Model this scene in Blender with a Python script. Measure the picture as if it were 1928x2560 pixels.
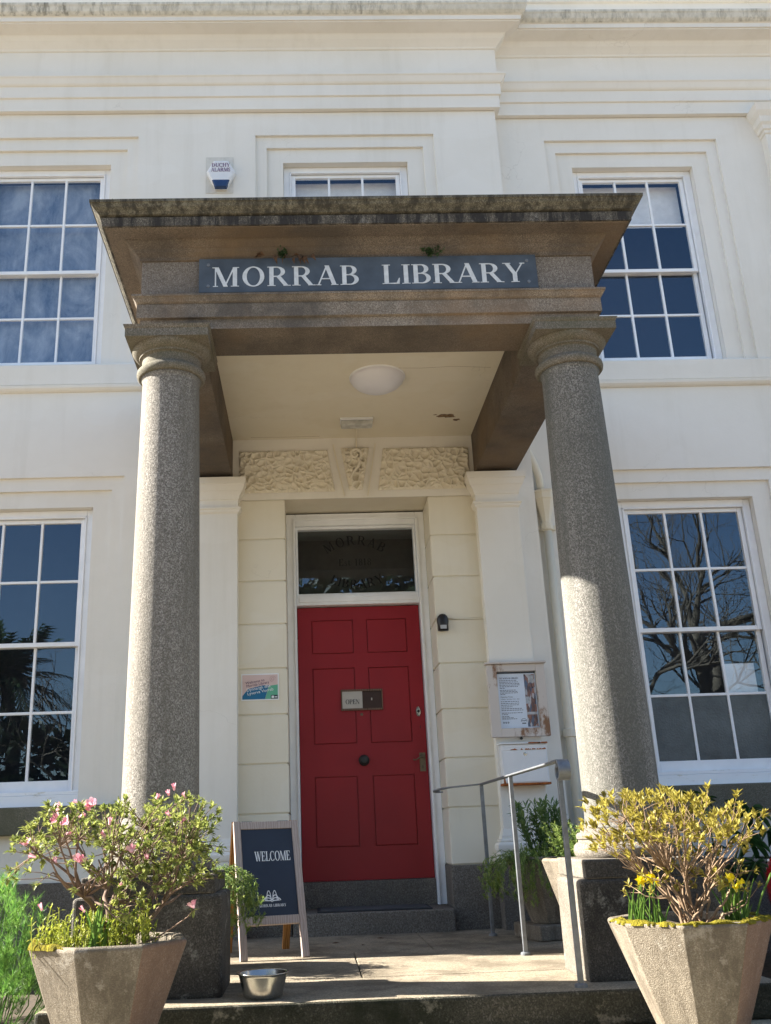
import bpy, bmesh, math, random
from math import sin, cos, pi, radians, hypot, atan2
from mathutils import Vector, Matrix, noise
random.seed(7)
for o in list(bpy.data.objects): bpy.data.objects.remove(o)
SC = bpy.context.scene
COL = SC.collection

# ------------------------------------------------------------------ camera
cam = bpy.data.cameras.new('camera'); camo = bpy.data.objects.new('camera', cam); COL.objects.link(camo)
R_ = Vector((0.99910115, -0.02616704, -0.03334931)); U_ = Vector((0.02289129, -0.32910118, 0.94401716)); F_ = Vector((0.03567743, 0.94393204, 0.32820637))
mw = Matrix.Identity(4)
for i in range(3):
    mw[i][0] = R_[i]; mw[i][1] = U_[i]; mw[i][2] = -F_[i]; mw[i][3] = (-0.4435, -7.905, 0.7117)[i]
camo.matrix_world = mw
cam.sensor_fit = 'HORIZONTAL'; cam.sensor_width = 36.0; cam.lens = 2432.469 * 36 / 1928
cam.shift_x = (964 - 848.51) / 1928; cam.shift_y = -(1280 - 1237.03) / 1928
cam.clip_start = 0.05; cam.clip_end = 2000
SC.camera = camo

# ------------------------------------------------------------------ world, sun, exposure
SUN_EL, SUN_B = radians(32.0), radians(12.5)          # elevation; degrees behind the line of the facade
SDIR = Vector((-cos(SUN_B) * cos(SUN_EL), sin(SUN_B) * cos(SUN_EL), sin(SUN_EL)))
wd = bpy.data.worlds.new('World'); SC.world = wd; wd.use_nodes = True
nt = wd.node_tree; bg = nt.nodes['Background']
sky = nt.nodes.new('ShaderNodeTexSky'); sky.sky_type = 'NISHITA'; sky.sun_disc = False
sky.sun_elevation = SUN_EL; sky.sun_rotation = atan2(SDIR.x, SDIR.y) % (2 * pi)
sky.altitude = 0; sky.air_density = 1.0; sky.dust_density = 1.0; sky.ozone_density = 1.5
nt.links.new(sky.outputs[0], bg.inputs[0]); bg.inputs[1].default_value = 0.055
sun = bpy.data.lights.new('sun', 'SUN'); sun.energy = 5.0; sun.angle = radians(0.5); sun.color = (1.0, 0.93, 0.82)
suno = bpy.data.objects.new('sun', sun); COL.objects.link(suno); suno.location = (-20, -5, 25)
suno.rotation_euler = SDIR.to_track_quat('Z', 'Y').to_euler()
SC.view_settings.view_transform = 'Standard'; SC.view_settings.look = 'None'
SC.view_settings.gamma = 1.0; SC.view_settings.use_curve_mapping = False
SC.view_settings.exposure = 2.42
SC.render.engine = 'CYCLES'
try:
    SC.cycles.use_denoising = True; SC.cycles.max_bounces = 8; SC.cycles.diffuse_bounces = 4
    SC.cycles.transparent_max_bounces = 12; SC.cycles.caustics_reflective = False; SC.cycles.caustics_refractive = False
except Exception: pass

# ------------------------------------------------------------------ materials
class G:
    """tiny node-graph helper"""
    def __init__(s, name):
        s.m = bpy.data.materials.new(name); s.m.use_nodes = True; s.t = s.m.node_tree
        s.b = s.t.nodes['Principled BSDF']; s.out = s.t.nodes['Material Output']; s._c = None
    def n(s, typ, ins=None, **kw):
        x = s.t.nodes.new('ShaderNode' + typ)
        for k, v in kw.items(): setattr(x, k, v)
        for k, v in (ins or {}).items():
            if hasattr(v, 'is_output') or isinstance(v, bpy.types.NodeSocket): s.t.links.new(v, x.inputs[k])
            else: x.inputs[k].default_value = v
        return x
    def co(s, scale=(1, 1, 1), rot=(0, 0, 0)):
        if s._c is None: s._c = s.n('TexCoord').outputs['Object']
        if scale == (1, 1, 1) and rot == (0, 0, 0): return s._c
        return s.n('Mapping', {'Vector': s._c, 'Scale': scale, 'Rotation': rot}).outputs[0]
    def noise(s, sc, det=4, rough=.55, v=None, dist=0):
        return s.n('TexNoise', {'Vector': v or s.co(), 'Scale': sc, 'Detail': det, 'Roughness': rough, 'Distortion': dist}).outputs[0]
    def vor(s, sc, v=None, out='Color', feature='F1'):
        x = s.n('TexVoronoi', {'Vector': v or s.co(), 'Scale': sc}, feature=feature)
        return x.outputs[out]
    def ramp(s, f, a, b, ca=(0, 0, 0, 1), cb=(1, 1, 1, 1)):
        x = s.n('ValToRGB', {0: f}); e = x.color_ramp.elements
        e[0].position = a; e[1].position = b; e[0].color = ca; e[1].color = cb
        return x.outputs[0]
    def mix(s, f, a, b, mode='MIX'):
        x = s.n('Mix', data_type='RGBA', blend_type=mode)
        for k, v in ((0, f), (6, a), (7, b)):
            if isinstance(v, bpy.types.NodeSocket): s.t.links.new(v, x.inputs[k])
            else: x.inputs[k].default_value = v if k == 0 else (tuple(v) + (1,))[:4]
        return x.outputs[2]
    def math(s, op, a, b=0.0):
        x = s.n('Math', operation=op)
        for k, v in ((0, a), (1, b)):
            if isinstance(v, bpy.types.NodeSocket): s.t.links.new(v, x.inputs[k])
            else: x.inputs[k].default_value = v
        return x.outputs[0]
    def bump(s, h, strength=.3, dist=.01):
        x = s.n('Bump', {'Height': h, 'Strength': strength, 'Distance': dist})
        s.t.links.new(x.outputs[0], s.b.inputs['Normal']); return x
    def col(s, c):
        if isinstance(c, bpy.types.NodeSocket): s.t.links.new(c, s.b.inputs['Base Color'])
        else: s.b.inputs['Base Color'].default_value = tuple(c) + (1,)
    def set(s, rough=.6, metal=0, spec=.5):
        s.b.inputs['Roughness'].default_value = rough; s.b.inputs['Metallic'].default_value = metal
        s.b.inputs['Specular IOR Level'].default_value = spec
        return s.m

def plain(name, c, rough=.55, metal=0, var=.12, sc=14, bump=0.0, spec=.4):
    g = G(name); n = g.noise(sc, 5)
    d = tuple(x * (1 - var) for x in c); l = tuple(min(1, x * (1 + var)) for x in c)
    g.col(g.mix(g.ramp(n, .3, .7), d, l))
    if bump: g.bump(g.noise(sc * 6, 3), bump, .004)
    return g.set(rough, metal, spec)

def stucco(name, c, stain, amt=.35, streak=.25):
    g = G(name)
    n1 = g.noise(.55, 6, .6); n2 = g.noise(9, 4)
    st = g.noise(3.0, 6, .65, g.co((1.6, 1.6, .12)))
    a = g.mix(g.math('MULTIPLY', g.ramp(n1, .42, .75), amt), c, stain)
    a = g.mix(g.math('MULTIPLY', g.ramp(st, .52, .72), streak), a, stain)
    a = g.mix(g.math('MULTIPLY', g.ramp(n2, .35, .7), .05), a, (.92, .92, .9))
    wv = g.n('VectorMath', {0: g.co(), 1: g.n('TexNoise', {'Vector': g.co(), 'Scale': 2.5, 'Detail': 5}).outputs[1]}, operation='ADD').outputs[0]
    ed = g.vor(.75, wv, 'Distance', 'DISTANCE_TO_EDGE'); mk = g.ramp(g.noise(.8, 3), .55, .62)
    a = g.mix(g.math('MULTIPLY', g.math('MULTIPLY', g.math('SUBTRACT', 1.0, g.ramp(ed, .001, .004)), mk), .22), a, (.30, .27, .22))
    pa = g.noise(1.3, 2, .4, g.co((1, 1, 1.5))); a = g.mix(g.math('MULTIPLY', g.ramp(pa, .56, .575), .10), a, (.88, .87, .84))
    g.col(a)
    g.bump(g.math('ADD', g.noise(2.2, 5), g.math('MULTIPLY', g.noise(45, 4), .18)), .35, .012)
    return g.set(.72, 0, .25)

M = {}
M['stucco'] = stucco('painted_stucco', (.79, .76, .70), (.63, .595, .52), .45, .35)
M['cream'] = stucco('cream_paint', (.765, .71, .585), (.63, .565, .43), .45, .3)
def cornice_paint():
    g = G('cornice_paint_stained')
    st = g.noise(6.0, 7, .72, g.co((3.2, 3.2, .22))); n = g.noise(14, 5)
    big = g.noise(.5, 3)
    f = g.math('MULTIPLY', g.ramp(st, .47, .66), g.ramp(big, .3, .62))
    a = g.mix(g.math('MULTIPLY', g.ramp(n, .3, .7), .75), (.72, .69, .61), (.52, .49, .41))
    a = g.mix(g.math('MULTIPLY', f, .8), a, (.13, .125, .10)); g.col(a); g.bump(n, .4, .01)
    return g.set(.85, 0, .2)
M['cornice_top'] = cornice_paint()
M['white'] = plain('white_gloss_paint', (.87, .88, .90), .35, var=.05, sc=6, bump=.1)

def peel():
    g = G('white_peeling_paint'); n = g.noise(9, 6, .7, g.co((.5, 1, 4)))
    g.col(g.mix(g.ramp(n, .60, .66), (.87, .88, .90), (.60, .57, .50))); g.bump(n, .3, .004); return g.set(.45, 0, .3)
M['white_sill'] = peel()

def granite(name, base, dark, light, stain, stain_amt=.5, stain_sc=2.0, grain=75, flecks=.5, streaky=False, lichen=None, bump=.5, orange=None, sr=None):
    g = G(name)
    grain *= 3.2; v = g.vor(grain); v2 = g.vor(grain * .8, g.co((1, 1.9, .8), (.4, .9, .3)))
    s1 = g.n('SeparateColor', {0: v}).outputs[0]; s2 = g.n('SeparateColor', {0: v2}).outputs[1]
    a = g.mix(g.ramp(s1, .15, .85), dark, base)
    a = g.mix(g.math('MULTIPLY', g.ramp(s2, 1 - flecks * .55, 1 - flecks * .40), .62), a, light)
    n = g.noise(stain_sc, 7, .68, g.co((5.5, 5.5, .5)) if streaky else None)
    a = g.mix(g.math('MULTIPLY', g.ramp(n, *(sr if sr else (.38, .68))), stain_amt), a, stain)
    if orange:
        a = g.mix(g.math('MULTIPLY', g.ramp(g.noise(1.1, 5, .6, g.co((1, 1, 1.4))), .48, .66), .55), a, orange)
    if lichen:
        l = g.noise(4.5, 9, .76); a = g.mix(g.math('MULTIPLY', g.ramp(l, .575, .64), .85), a, lichen)
    g.col(a)
    h = g.math('ADD', g.math('MULTIPLY', s1, .5), g.noise(grain * .9, 3)); g.bump(h, bump, .006)
    return g.set(.85, 0, .3)
M['gr_col'] = granite('granite_column', (.255, .236, .21), (.125, .115, .10), (.43, .405, .365), (.15, .138, .115), .7, .9, 62, .55, bump=.7, sr=(.42, .60), streaky=True)
M['gr_col2'] = granite('granite_column_grey', (.215, .205, .185), (.105, .10, .09), (.38, .365, .335), (.11, .11, .095), .7, .9, 62, .55, bump=.7, sr=(.40, .58), streaky=True)
M['gr_frieze'] = granite('granite_frieze', (.28, .25, .22), (.14, .12, .105), (.40, .37, .33), (.14, .12, .10), .6, 2.5, 75, .4)
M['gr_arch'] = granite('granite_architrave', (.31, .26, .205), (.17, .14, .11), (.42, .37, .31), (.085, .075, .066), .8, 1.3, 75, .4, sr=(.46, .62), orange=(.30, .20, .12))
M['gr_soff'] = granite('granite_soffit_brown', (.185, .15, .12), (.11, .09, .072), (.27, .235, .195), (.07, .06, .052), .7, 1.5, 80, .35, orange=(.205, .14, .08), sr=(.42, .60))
M['gr_corn'] = granite('granite_cornice_weathered', (.15, .137, .115), (.07, .065, .057), (.27, .25, .215), (.030, .029, .030), .95, 3.4, 75, .3, streaky=True, sr=(.42, .56), lichen=(.27, .26, .235))
M['gr_cym'] = granite('granite_gutter_mould', (.17, .155, .115), (.09, .083, .06), (.27, .255, .20), (.045, .042, .035), .9, 3.6, 75, .25, streaky=True, sr=(.43, .58), lichen=(.24, .23, .18))
M['gr_cap'] = granite('granite_capital', (.21, .185, .15), (.11, .098, .08), (.32, .29, .25), (.10, .098, .06), .7, 2.4, 75, .38)
M['gr_ped'] = granite('granite_pedestal', (.225, .20, .165), (.11, .098, .082), (.34, .31, .27), (.085, .075, .06), .75, 2.4, 70, .4, lichen=(.40, .385, .34), bump=.7)
M['gr_ped_dark'] = granite('granite_pedestal_dark', (.10, .090, .075), (.05, .045, .04), (.17, .155, .135), (.018, .017, .015), .95, 1.7, 70, .3, lichen=(.26, .25, .22), bump=.8)
M['gr_plinth'] = granite('granite_plinth', (.23, .205, .175), (.115, .10, .085), (.34, .31, .27), (.10, .09, .075), .55, 1.5, 62, .4, bump=.9)
M['gr_sill'] = granite('granite_sill', (.20, .188, .15), (.11, .105, .08), (.28, .27, .215), (.10, .10, .065), .75, 2.0, 80, .35)
M['gr_floor'] = granite('granite_paving', (.33, .285, .21), (.20, .165, .12), (.43, .385, .30), (.12, .098, .07), .75, 2.6, 50, .35, bump=.9, sr=(.44, .60))
M['gr_step'] = granite('granite_step_mossy', (.085, .078, .06), (.04, .038, .029), (.15, .138, .115), (.011, .014, .005), .97, 2.2, 60, .25, lichen=(.22, .20, .155), bump=1.0)
M['conc'] = granite('planter_concrete', (.275, .238, .185), (.19, .16, .122), (.36, .32, .26), (.11, .09, .066), .75, 2.0, 80, .3, lichen=(.36, .33, .28), bump=.9, streaky=True, sr=(.42, .60))
M['conc_rust'] = granite('planter_concrete_rusty', (.245, .16, .115), (.18, .118, .085), (.31, .24, .19), (.13, .08, .055), .6, 3.0, 80, .3, streaky=True, bump=.7)
M['kerb'] = granite('stone_kerb', (.42, .38, .30), (.24, .21, .16), (.55, .50, .42), (.20, .20, .10), .5, 2.0, 60, .4)

def mk_glass(name, ior=1.55, tint=(1, 1, 1), wav=.008):
    g = G(name); t = g.t; t.nodes.remove(g.b)
    tr = g.n('BsdfTransparent', {0: tint + (1,)}); gl = g.n('BsdfGlossy', {'Color': (.60, .79, 1, 1), 'Roughness': .008})
    fr = g.n('Fresnel', {'IOR': ior})
    bp_ = g.n('Bump', {'Height': g.noise(2.6, 2), 'Strength': wav, 'Distance': .05})
    t.links.new(bp_.outputs[0], gl.inputs['Normal'])
    bf = g.n('NewGeometry').outputs['Backfacing']; fc = g.math('MULTIPLY', fr.outputs[0], g.math('SUBTRACT', 1.0, bf))
    mx = g.n('MixShader'); t.links.new(fc, mx.inputs[0]); t.links.new(tr.outputs[0], mx.inputs[1]); t.links.new(gl.outputs[0], mx.inputs[2])
    t.links.new(mx.outputs[0], g.out.inputs[0]); return g.m
M['glass'] = mk_glass('window_glass', 1.98)
M['glass_clear'] = mk_glass('case_glass', 1.3)
def obscure():
    g = G('obscure_glass'); n = g.noise(60, 3); g.col(g.mix(g.ramp(g.noise(3, 4), .35, .7), (.035, .045, .055), (.10, .12, .13))); g.bump(n, .6, .004); return g.set(.22, 0, .6)
M['obscure'] = obscure()
def frosted():
    g = G('whitewashed_glass_backing'); n = g.noise(2.3, 7, .68, g.co((1.3, 1, .8)), .6); n2 = g.noise(10, 5, .7, g.co((1.5, 1, .5)))
    g.col(g.mix(g.ramp(g.math('ADD', g.math('MULTIPLY', n, .75), g.math('MULTIPLY', n2, .25)), .36, .62), (.09, .14, .22), (.36, .42, .50))); return g.set(.9, 0, .1)
M['frost'] = frosted()
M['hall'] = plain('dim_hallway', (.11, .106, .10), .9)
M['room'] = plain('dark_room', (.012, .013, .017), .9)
M['curtain'] = plain('pale_blind', (.80, .81, .80), .85, var=.08)
def red():
    g = G('red_door_paint'); n = g.noise(26, 4); n2 = g.noise(1.8, 5)
    g.col(g.mix(g.ramp(n2, .3, .7), (.25, .010, .017), (.31, .013, .021))); g.bump(g.noise(120, 3, .5, g.co((1, 1, .2))), .12, .003)
    return g.set(.42, 0, .35)
M['red'] = red()
M['slate'] = plain('slate', (.072, .092, .120), .5, var=.30, sc=5, bump=.2)
M['ltr_w'] = plain('carved_letter_white', (.62, .66, .70), .7, var=.12, sc=30)
M['pure_w'] = plain('printed_white', (.82, .83, .84), .5, var=.02)
M['black'] = plain('black_plastic', (.015, .015, .017), .4)
M['blackmat'] = plain('black_rubber', (.03, .032, .035), .9, bump=.5, sc=60)
M['etch'] = plain('etched_letter_dark', (.004, .004, .005), .9)
M['steel'] = plain('galvanised_steel', (.20, .215, .235), .5, .55, var=.2, sc=25)
M['steel_b'] = plain('bright_steel', (.50, .49, .46), .22, 1.0, var=.1, sc=8)
M['brass'] = plain('dull_brass', (.16, .13, .085), .45, .6, var=.25, sc=30)
M['iron'] = plain('dark_iron', (.035, .037, .036), .55, .3)
M['board'] = plain('chalkboard_navy', (.022, .032, .055), .6, var=.12, sc=5)
def wood(name, a, b, rot=(0, 0, 0)):
    g = G(name); w = g.n('TexWave', {'Vector': g.co((1, 1, .10), rot), 'Scale': 20, 'Distortion': 7, 'Detail': 3, 'Detail Scale': 1.2}, wave_type='BANDS', bands_direction='X').outputs[0]
    g.col(g.mix(g.ramp(w, .2, .8), a, b)); g.bump(w, .15, .003); return g.set(.7, 0, .25)
M['wood'] = wood('weathered_pine', (.37, .30, .27), (.46, .385, .35))
M['wood_o'] = wood('orange_pine', (.30, .13, .035), (.45, .21, .06))
def peelwood():
    g = G('flaking_painted_wood'); n = g.noise(6, 8, .72, g.co((1, 1, .45)))
    g.col(g.mix(g.ramp(n, .54, .62), (.58, .53, .49), (.24, .135, .08))); g.bump(n, .4, .004); return g.set(.8, 0, .2)
M['casewood'] = peelwood()
M['rust'] = plain('rust', (.34, .10, .022), .9, var=.5, sc=40)
M['boxwhite'] = plain('white_enamel', (.74, .75, .77), .35, var=.03)
M['diff'] = plain('opal_diffuser', (.76, .76, .82), .35, var=.02)
M['soil'] = plain('soil', (.06, .045, .03), .95, var=.5, sc=30, bump=.8)
def moss():
    g = G('yellow_moss'); n = g.noise(22, 5, .7)
    g.col(g.mix(g.ramp(n, .32, .68), (.06, .055, .008), (.25, .21, .02))); g.bump(g.noise(140, 3), 1, .01); return g.set(.95, 0, .1)
M['moss'] = moss()
def leaf(name, a, b, trans=.45, rough=.5):
    g = G(name); t = g.t
    n = g.noise(7, 3); r = g.vor(34)
    c = g.mix(g.ramp(g.n('SeparateColor', {0: r}).outputs[0], .1, .9), a, b)
    c = g.mix(g.math('MULTIPLY', g.ramp(n, .3, .7), .5), c, a); g.col(c); g.set(rough, 0, .4)
    tr = g.n('BsdfTranslucent', {0: c}); mx = g.n('MixShader', {0: trans})
    t.links.new(g.b.outputs[0], mx.inputs[1]); t.links.new(tr.outputs[0], mx.inputs[2]); t.links.new(mx.outputs[0], g.out.inputs[0]); return g.m
M['lf_az'] = leaf('azalea_leaf', (.13, .17, .04), (.42, .45, .13))
M['lf_gold'] = leaf('golden_leaf', (.25, .212, .035), (.50, .435, .10))
M['lf_feather'] = leaf('feathery_leaf', (.06, .16, .03), (.20, .36, .07), .5)
M['lf_rose'] = leaf('rosemary_leaf', (.17, .27, .06), (.44, .52, .17))
M['lf_broad'] = leaf('broad_grey_green_leaf', (.10, .18, .06), (.22, .32, .12))
M['lf_fatsia'] = leaf('glossy_dark_leaf', (.012, .045, .012), (.03, .085, .025), .12, .3)
M['lf_blade'] = leaf('blade_leaf', (.08, .17, .03), (.20, .32, .07))
M['lf_low'] = leaf('yellow_green_leaf', (.22, .27, .03), (.48, .50, .08))
M['lf_tree'] = leaf('palm_leaf', (.025, .05, .02), (.05, .085, .03), .2)
M['lf_hedge'] = leaf('hedge_leaf', (.012, .022, .008), (.03, .045, .015), .2)
M['pink'] = leaf('pink_petal', (.70, .22, .32), (.85, .70, .73), .3)
M['daff'] = leaf('yellow_petal', (.78, .62, .01), (.85, .72, .03), .3)
M['twig'] = plain('twig_bark', (.17, .115, .085), .9, var=.3, sc=30)
M['twig_t'] = plain('tan_twig', (.24, .165, .105), .9, var=.3, sc=40)
M['bark'] = plain('tree_bark', (.13, .105, .075), .95, var=.4, sc=3)
M['deadleaf'] = plain('dead_leaf', (.10, .055, .03), .9, var=.4, sc=60)
M['carred'] = plain('car_paint_red', (.45, .012, .02), .15, var=.03, spec=.8)
M['tyre'] = plain('tyre', (.02, .02, .02), .9)
M['rim'] = plain('alloy', (.5, .5, .52), .3, .9)
def ground():
    g = G('gravel_ground'); v = g.vor(55); s = g.n('SeparateColor', {0: v}).outputs[0]; n = g.noise(.6, 6, .6)
    a = g.mix(s, (.17, .145, .115), (.34, .30, .25)); a = g.mix(g.math('MULTIPLY', g.ramp(n, .4, .7), .6), a, (.20, .165, .12)); g.col(a); g.bump(s, .6, .01); return g.set(.95, 0, .2)
M['ground'] = ground()
# ------------------------------------------------------------------ mesh helpers
class MB:
    def __init__(s): s.v = []; s.f = []; s.m = []
    def add(s, vs, fs, mi=0):
        k = len(s.v); s.v += [tuple(p) for p in vs]; s.f += [tuple(i + k for i in f) for f in fs]; s.m += [mi] * len(fs)
        return s
    def box(s, x0, x1, y0, y1, z0, z1, mi=0):
        vs = [(x, y, z) for z in (z0, z1) for y in (y0, y1) for x in (x0, x1)]
        return s.add(vs, [(0, 2, 3, 1), (4, 5, 7, 6), (0, 1, 5, 4), (2, 6, 7, 3), (0, 4, 6, 2), (1, 3, 7, 5)], mi)
    def lathe(s, prof, c=(0, 0, 0), seg=48, mi=0, rot=0, caps=True, mfun=None):
        vs = []; fs = []; n = len(prof)
        for k in range(seg):
            a = 2 * pi * k / seg + rot
            for r, z in prof: vs.append((c[0] + r * cos(a), c[1] + r * sin(a), c[2] + z))
        ms = []
        for k in range(seg):
            j = (k + 1) % seg
            for i in range(n - 1): fs.append((k * n + i, j * n + i, j * n + i + 1, k * n + i + 1)); ms.append(mfun(k, i) if mfun else mi)
        if caps:
            if prof[0][0] > 1e-6: fs.append(tuple(k * n for k in range(seg))[::-1]); ms.append(mi)
            if prof[-1][0] > 1e-6: fs.append(tuple(k * n + n - 1 for k in range(seg))); ms.append(mi)
        b = len(s.v); s.v += vs; s.f += [tuple(i + b for i in f) for f in fs]; s.m += ms; return s
    def tube(s, pts, r, seg=8, mi=0, caps=True):
        P = [Vector(p) for p in pts]; n = len(P); rs = r if isinstance(r, (list, tuple)) else [r] * n
        vs = []; fs = []; up = Vector((0, 0, 1))
        d0 = (P[1] - P[0]).normalized(); ref = up if abs(d0.z) < .9 else Vector((1, 0, 0)); a = d0.cross(ref).normalized()
        for i in range(n):
            d = (P[min(i + 1, n - 1)] - P[max(i - 1, 0)])
            d = d.normalized() if d.length > 1e-9 else d0
            a = (a - d * a.dot(d)); a = a.normalized() if a.length > 1e-6 else d.orthogonal().normalized(); b = d.cross(a)
            for k in range(seg):
                t = 2 * pi * k / seg; vs.append(P[i] + (a * cos(t) + b * sin(t)) * rs[i])
        for i in range(n - 1):
            for k in range(seg):
                j = (k + 1) % seg; fs.append((i * seg + k, i * seg + j, (i + 1) * seg + j, (i + 1) * seg + k))
        if caps: fs.append(tuple(range(seg))[::-1]); fs.append(tuple((n - 1) * seg + k for k in range(seg)))
        return s.add(vs, fs, mi)
    def ribbon(s, pts, wdir, w, th, mi=0):
        """flat bar following pts; wdir = width direction"""
        P = [Vector(p) for p in pts]; W = Vector(wdir).normalized(); vs = []; fs = []; n = len(P)
        for i in range(n):
            d = (P[min(i + 1, n - 1)] - P[max(i - 1, 0)]).normalized(); nn = d.cross(W).normalized()
            Wi = nn.cross(d).normalized()
            for a, b in ((-1, -1), (1, -1), (1, 1), (-1, 1)): vs.append(P[i] + Wi * a * w / 2 + nn * b * th / 2)
        for i in range(n - 1):
            for k in range(4): fs.append((i * 4 + k, i * 4 + (k + 1) % 4, (i + 1) * 4 + (k + 1) % 4, (i + 1) * 4 + k))
        fs += [(3, 2, 1, 0), tuple((n - 1) * 4 + k for k in range(4))]
        return s.add(vs, fs, mi)
    def sweep(s, path, prof, mats=None, closed=False, capends=True):
        """prof [(offset outwards, z)] swept along an XY path, outward = right of travel"""
        n = len(path); nrm = []
        for i in range(n):
            def nn(a, b):
                dx, dy = b[0] - a[0], b[1] - a[1]; L = hypot(dx, dy); return (dy / L, -dx / L)
            if closed: n1, n2 = nn(path[i - 1], path[i]), nn(path[i], path[(i + 1) % n])
            elif i == 0: n1 = n2 = nn(path[0], path[1])
            elif i == n - 1: n1 = n2 = nn(path[-2], path[-1])
            else: n1, n2 = nn(path[i - 1], path[i]), nn(path[i], path[i + 1])
            mx, my = n1[0] + n2[0], n1[1] + n2[1]; q = (mx * n1[0] + my * n1[1]); nrm.append((mx / q, my / q))
        m = len(prof); vs = [(path[i][0] + nrm[i][0] * o, path[i][1] + nrm[i][1] * o, z) for i in range(n) for o, z in prof]
        b = len(s.v); s.v += vs
        for i in range(n if closed else n - 1):
            j = (i + 1) % n
            for k in range(m - 1):
                s.f.append((b + i * m + k, b + j * m + k, b + j * m + k + 1, b + i * m + k + 1)); s.m.append(mats[k] if mats else 0)
        if capends and not closed:
            s.f.append(tuple(b + k for k in range(m))); s.m.append(0); s.f.append(tuple(b + (n - 1) * m + k for k in range(m))[::-1]); s.m.append(0)
        return s
    def wall(s, x0, x1, z0, z1, y, holes, rev, mi=0, xcuts=(), zcuts=()):
        """front face at y (facing -y) with rectangular holes and reveals of depth rev"""
        xs = sorted({x0, x1, *[h[0] for h in holes], *[h[1] for h in holes], *xcuts}); zs = sorted({z0, z1, *[h[2] for h in holes], *[h[3] for h in holes], *zcuts})
        xs = [x for x in xs if x0 <= x <= x1]; zs = [z for z in zs if z0 <= z <= z1]
        def inh(x, z): return any(h[0] < x < h[1] and h[2] < z < h[3] for h in holes)
        for a, b in zip(xs, xs[1:]):
            for c, d in zip(zs, zs[1:]):
                if not inh((a + b) / 2, (c + d) / 2): s.add([(a, y, c), (b, y, c), (b, y, d), (a, y, d)], [(0, 1, 2, 3)], mi)
        for h in holes:
            a, b, c, d = h[:4]; r = h[4] if len(h) > 4 else rev; Y = y + r
            s.add([(a, y, c), (a, Y, c), (a, Y, d), (a, y, d)], [(0, 3, 2, 1)][::1], mi)
            s.add([(b, y, c), (b, Y, c), (b, Y, d), (b, y, d)], [(0, 1, 2, 3)], mi)
            s.add([(a, y, d), (b, y, d), (b, Y, d), (a, Y, d)], [(0, 3, 2, 1)], mi)
            s.add([(a, y, c), (b, y, c), (b, Y, c), (a, Y, c)], [(0, 1, 2, 3)], mi)
        return s
    def xform(s, mat):
        s.v = [tuple(mat @ Vector(p)) for p in s.v]; return s
    def build(s, name, mats, parent=None, smooth=False, bevel=0, seg=2, loc=None, kind=None, autos=None):
        me = bpy.data.meshes.new(name); me.from_pydata(s.v, [], s.f); me.update()
        mats = mats if isinstance(mats, (list, tuple)) else [mats]
        for m in mats: me.materials.append(M[m] if isinstance(m, str) else m)
        if len(mats) > 1: me.polygons.foreach_set('material_index', s.m)
        if autos is not None:
            bm = bmesh.new(); bm.from_mesh(me); bmesh.ops.remove_doubles(bm, verts=bm.verts, dist=1e-5)
            for e in bm.edges: e.smooth = len(e.link_faces) == 2 and e.calc_face_angle(0) < autos
            for f in bm.faces: f.smooth = True
            bm.to_mesh(me); bm.free()
        elif smooth: me.polygons.foreach_set('use_smooth', [True] * len(me.polygons))
        o = bpy.data.objects.new(name, me); COL.objects.link(o)
        if parent: o.parent = parent
        if loc: o.location = loc
        if bevel:
            b = o.modifiers.new('bevel', 'BEVEL'); b.width = bevel; b.segments = seg; b.limit_method = 'ANGLE'; b.angle_limit = radians(40)
        if kind: o['kind'] = kind
        return o

def tag(o, label, cat=None, group=None, kind=None):
    if label: o['label'] = label
    if cat: o['category'] = cat
    if group: o['group'] = group
    if kind: o['kind'] = kind
    return o
def thing(name, label, cat, loc=(0, 0, 0), rz=0, group=None):
    o = bpy.data.objects.new(name, None); COL.objects.link(o); o.empty_display_size = .1
    o.location = loc; o.rotation_euler = (0, 0, rz); return tag(o, label, cat, group)
def inst(name, src, parent, loc, rot=(0, 0, 0), scale=(1, 1, 1)):
    o = bpy.data.objects.new(name, src); COL.objects.link(o); o.parent = parent; o.location = loc; o.rotation_euler = rot; o.scale = scale; return o
def boxobj(name, mat, parent, x0, x1, y0, y1, z0, z1, bevel=0, **k): return MB().box(x0, x1, y0, y1, z0, z1).build(name, mat, parent, bevel=bevel, **k)

# ------------------------------------------------------------------ serif lettering (built, no font files)
TK, TN, SF, SO = .17, .05, .035, .075
def ring(cx, cy, ro, rp, ri, rj, a0, a1, n=22):
    out = []
    for k in range(n):
        a, b = a0 + (a1 - a0) * k / n, a0 + (a1 - a0) * (k + 1) / n
        out.append([(cx + ro * cos(a), cy + rp * sin(a)), (cx + ro * cos(b), cy + rp * sin(b)), (cx + ri * cos(b), cy + rj * sin(b)), (cx + ri * cos(a), cy + rj * sin(a))])
    return out
def rect(x0, y0, x1, y1): return [[(x0, y0), (x1, y0), (x1, y1), (x0, y1)]]
def ser(x0, x1, y): return rect(x0 - SO, y, x1 + SO, y + SF) if y < .5 else rect(x0 - SO, y - SF, x1 + SO, y)
def stem(x, w=TK, top=True, bot=True): return rect(x, 0, x + w, 1) + (ser(x, x + w, 0) if bot else []) + (ser(x, x + w, 1) if top else [])
def diag(x0, y0, x1, y1, w): return [[(x0, y0), (x0 + w, y0), (x1 + w, y1), (x1, y1)]]
def bowl(x, cy, ry, rx):  # right-hand half bowl
    return ring(x, cy, rx, ry, rx - TK, ry - TN, -pi / 2, pi / 2)
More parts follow.
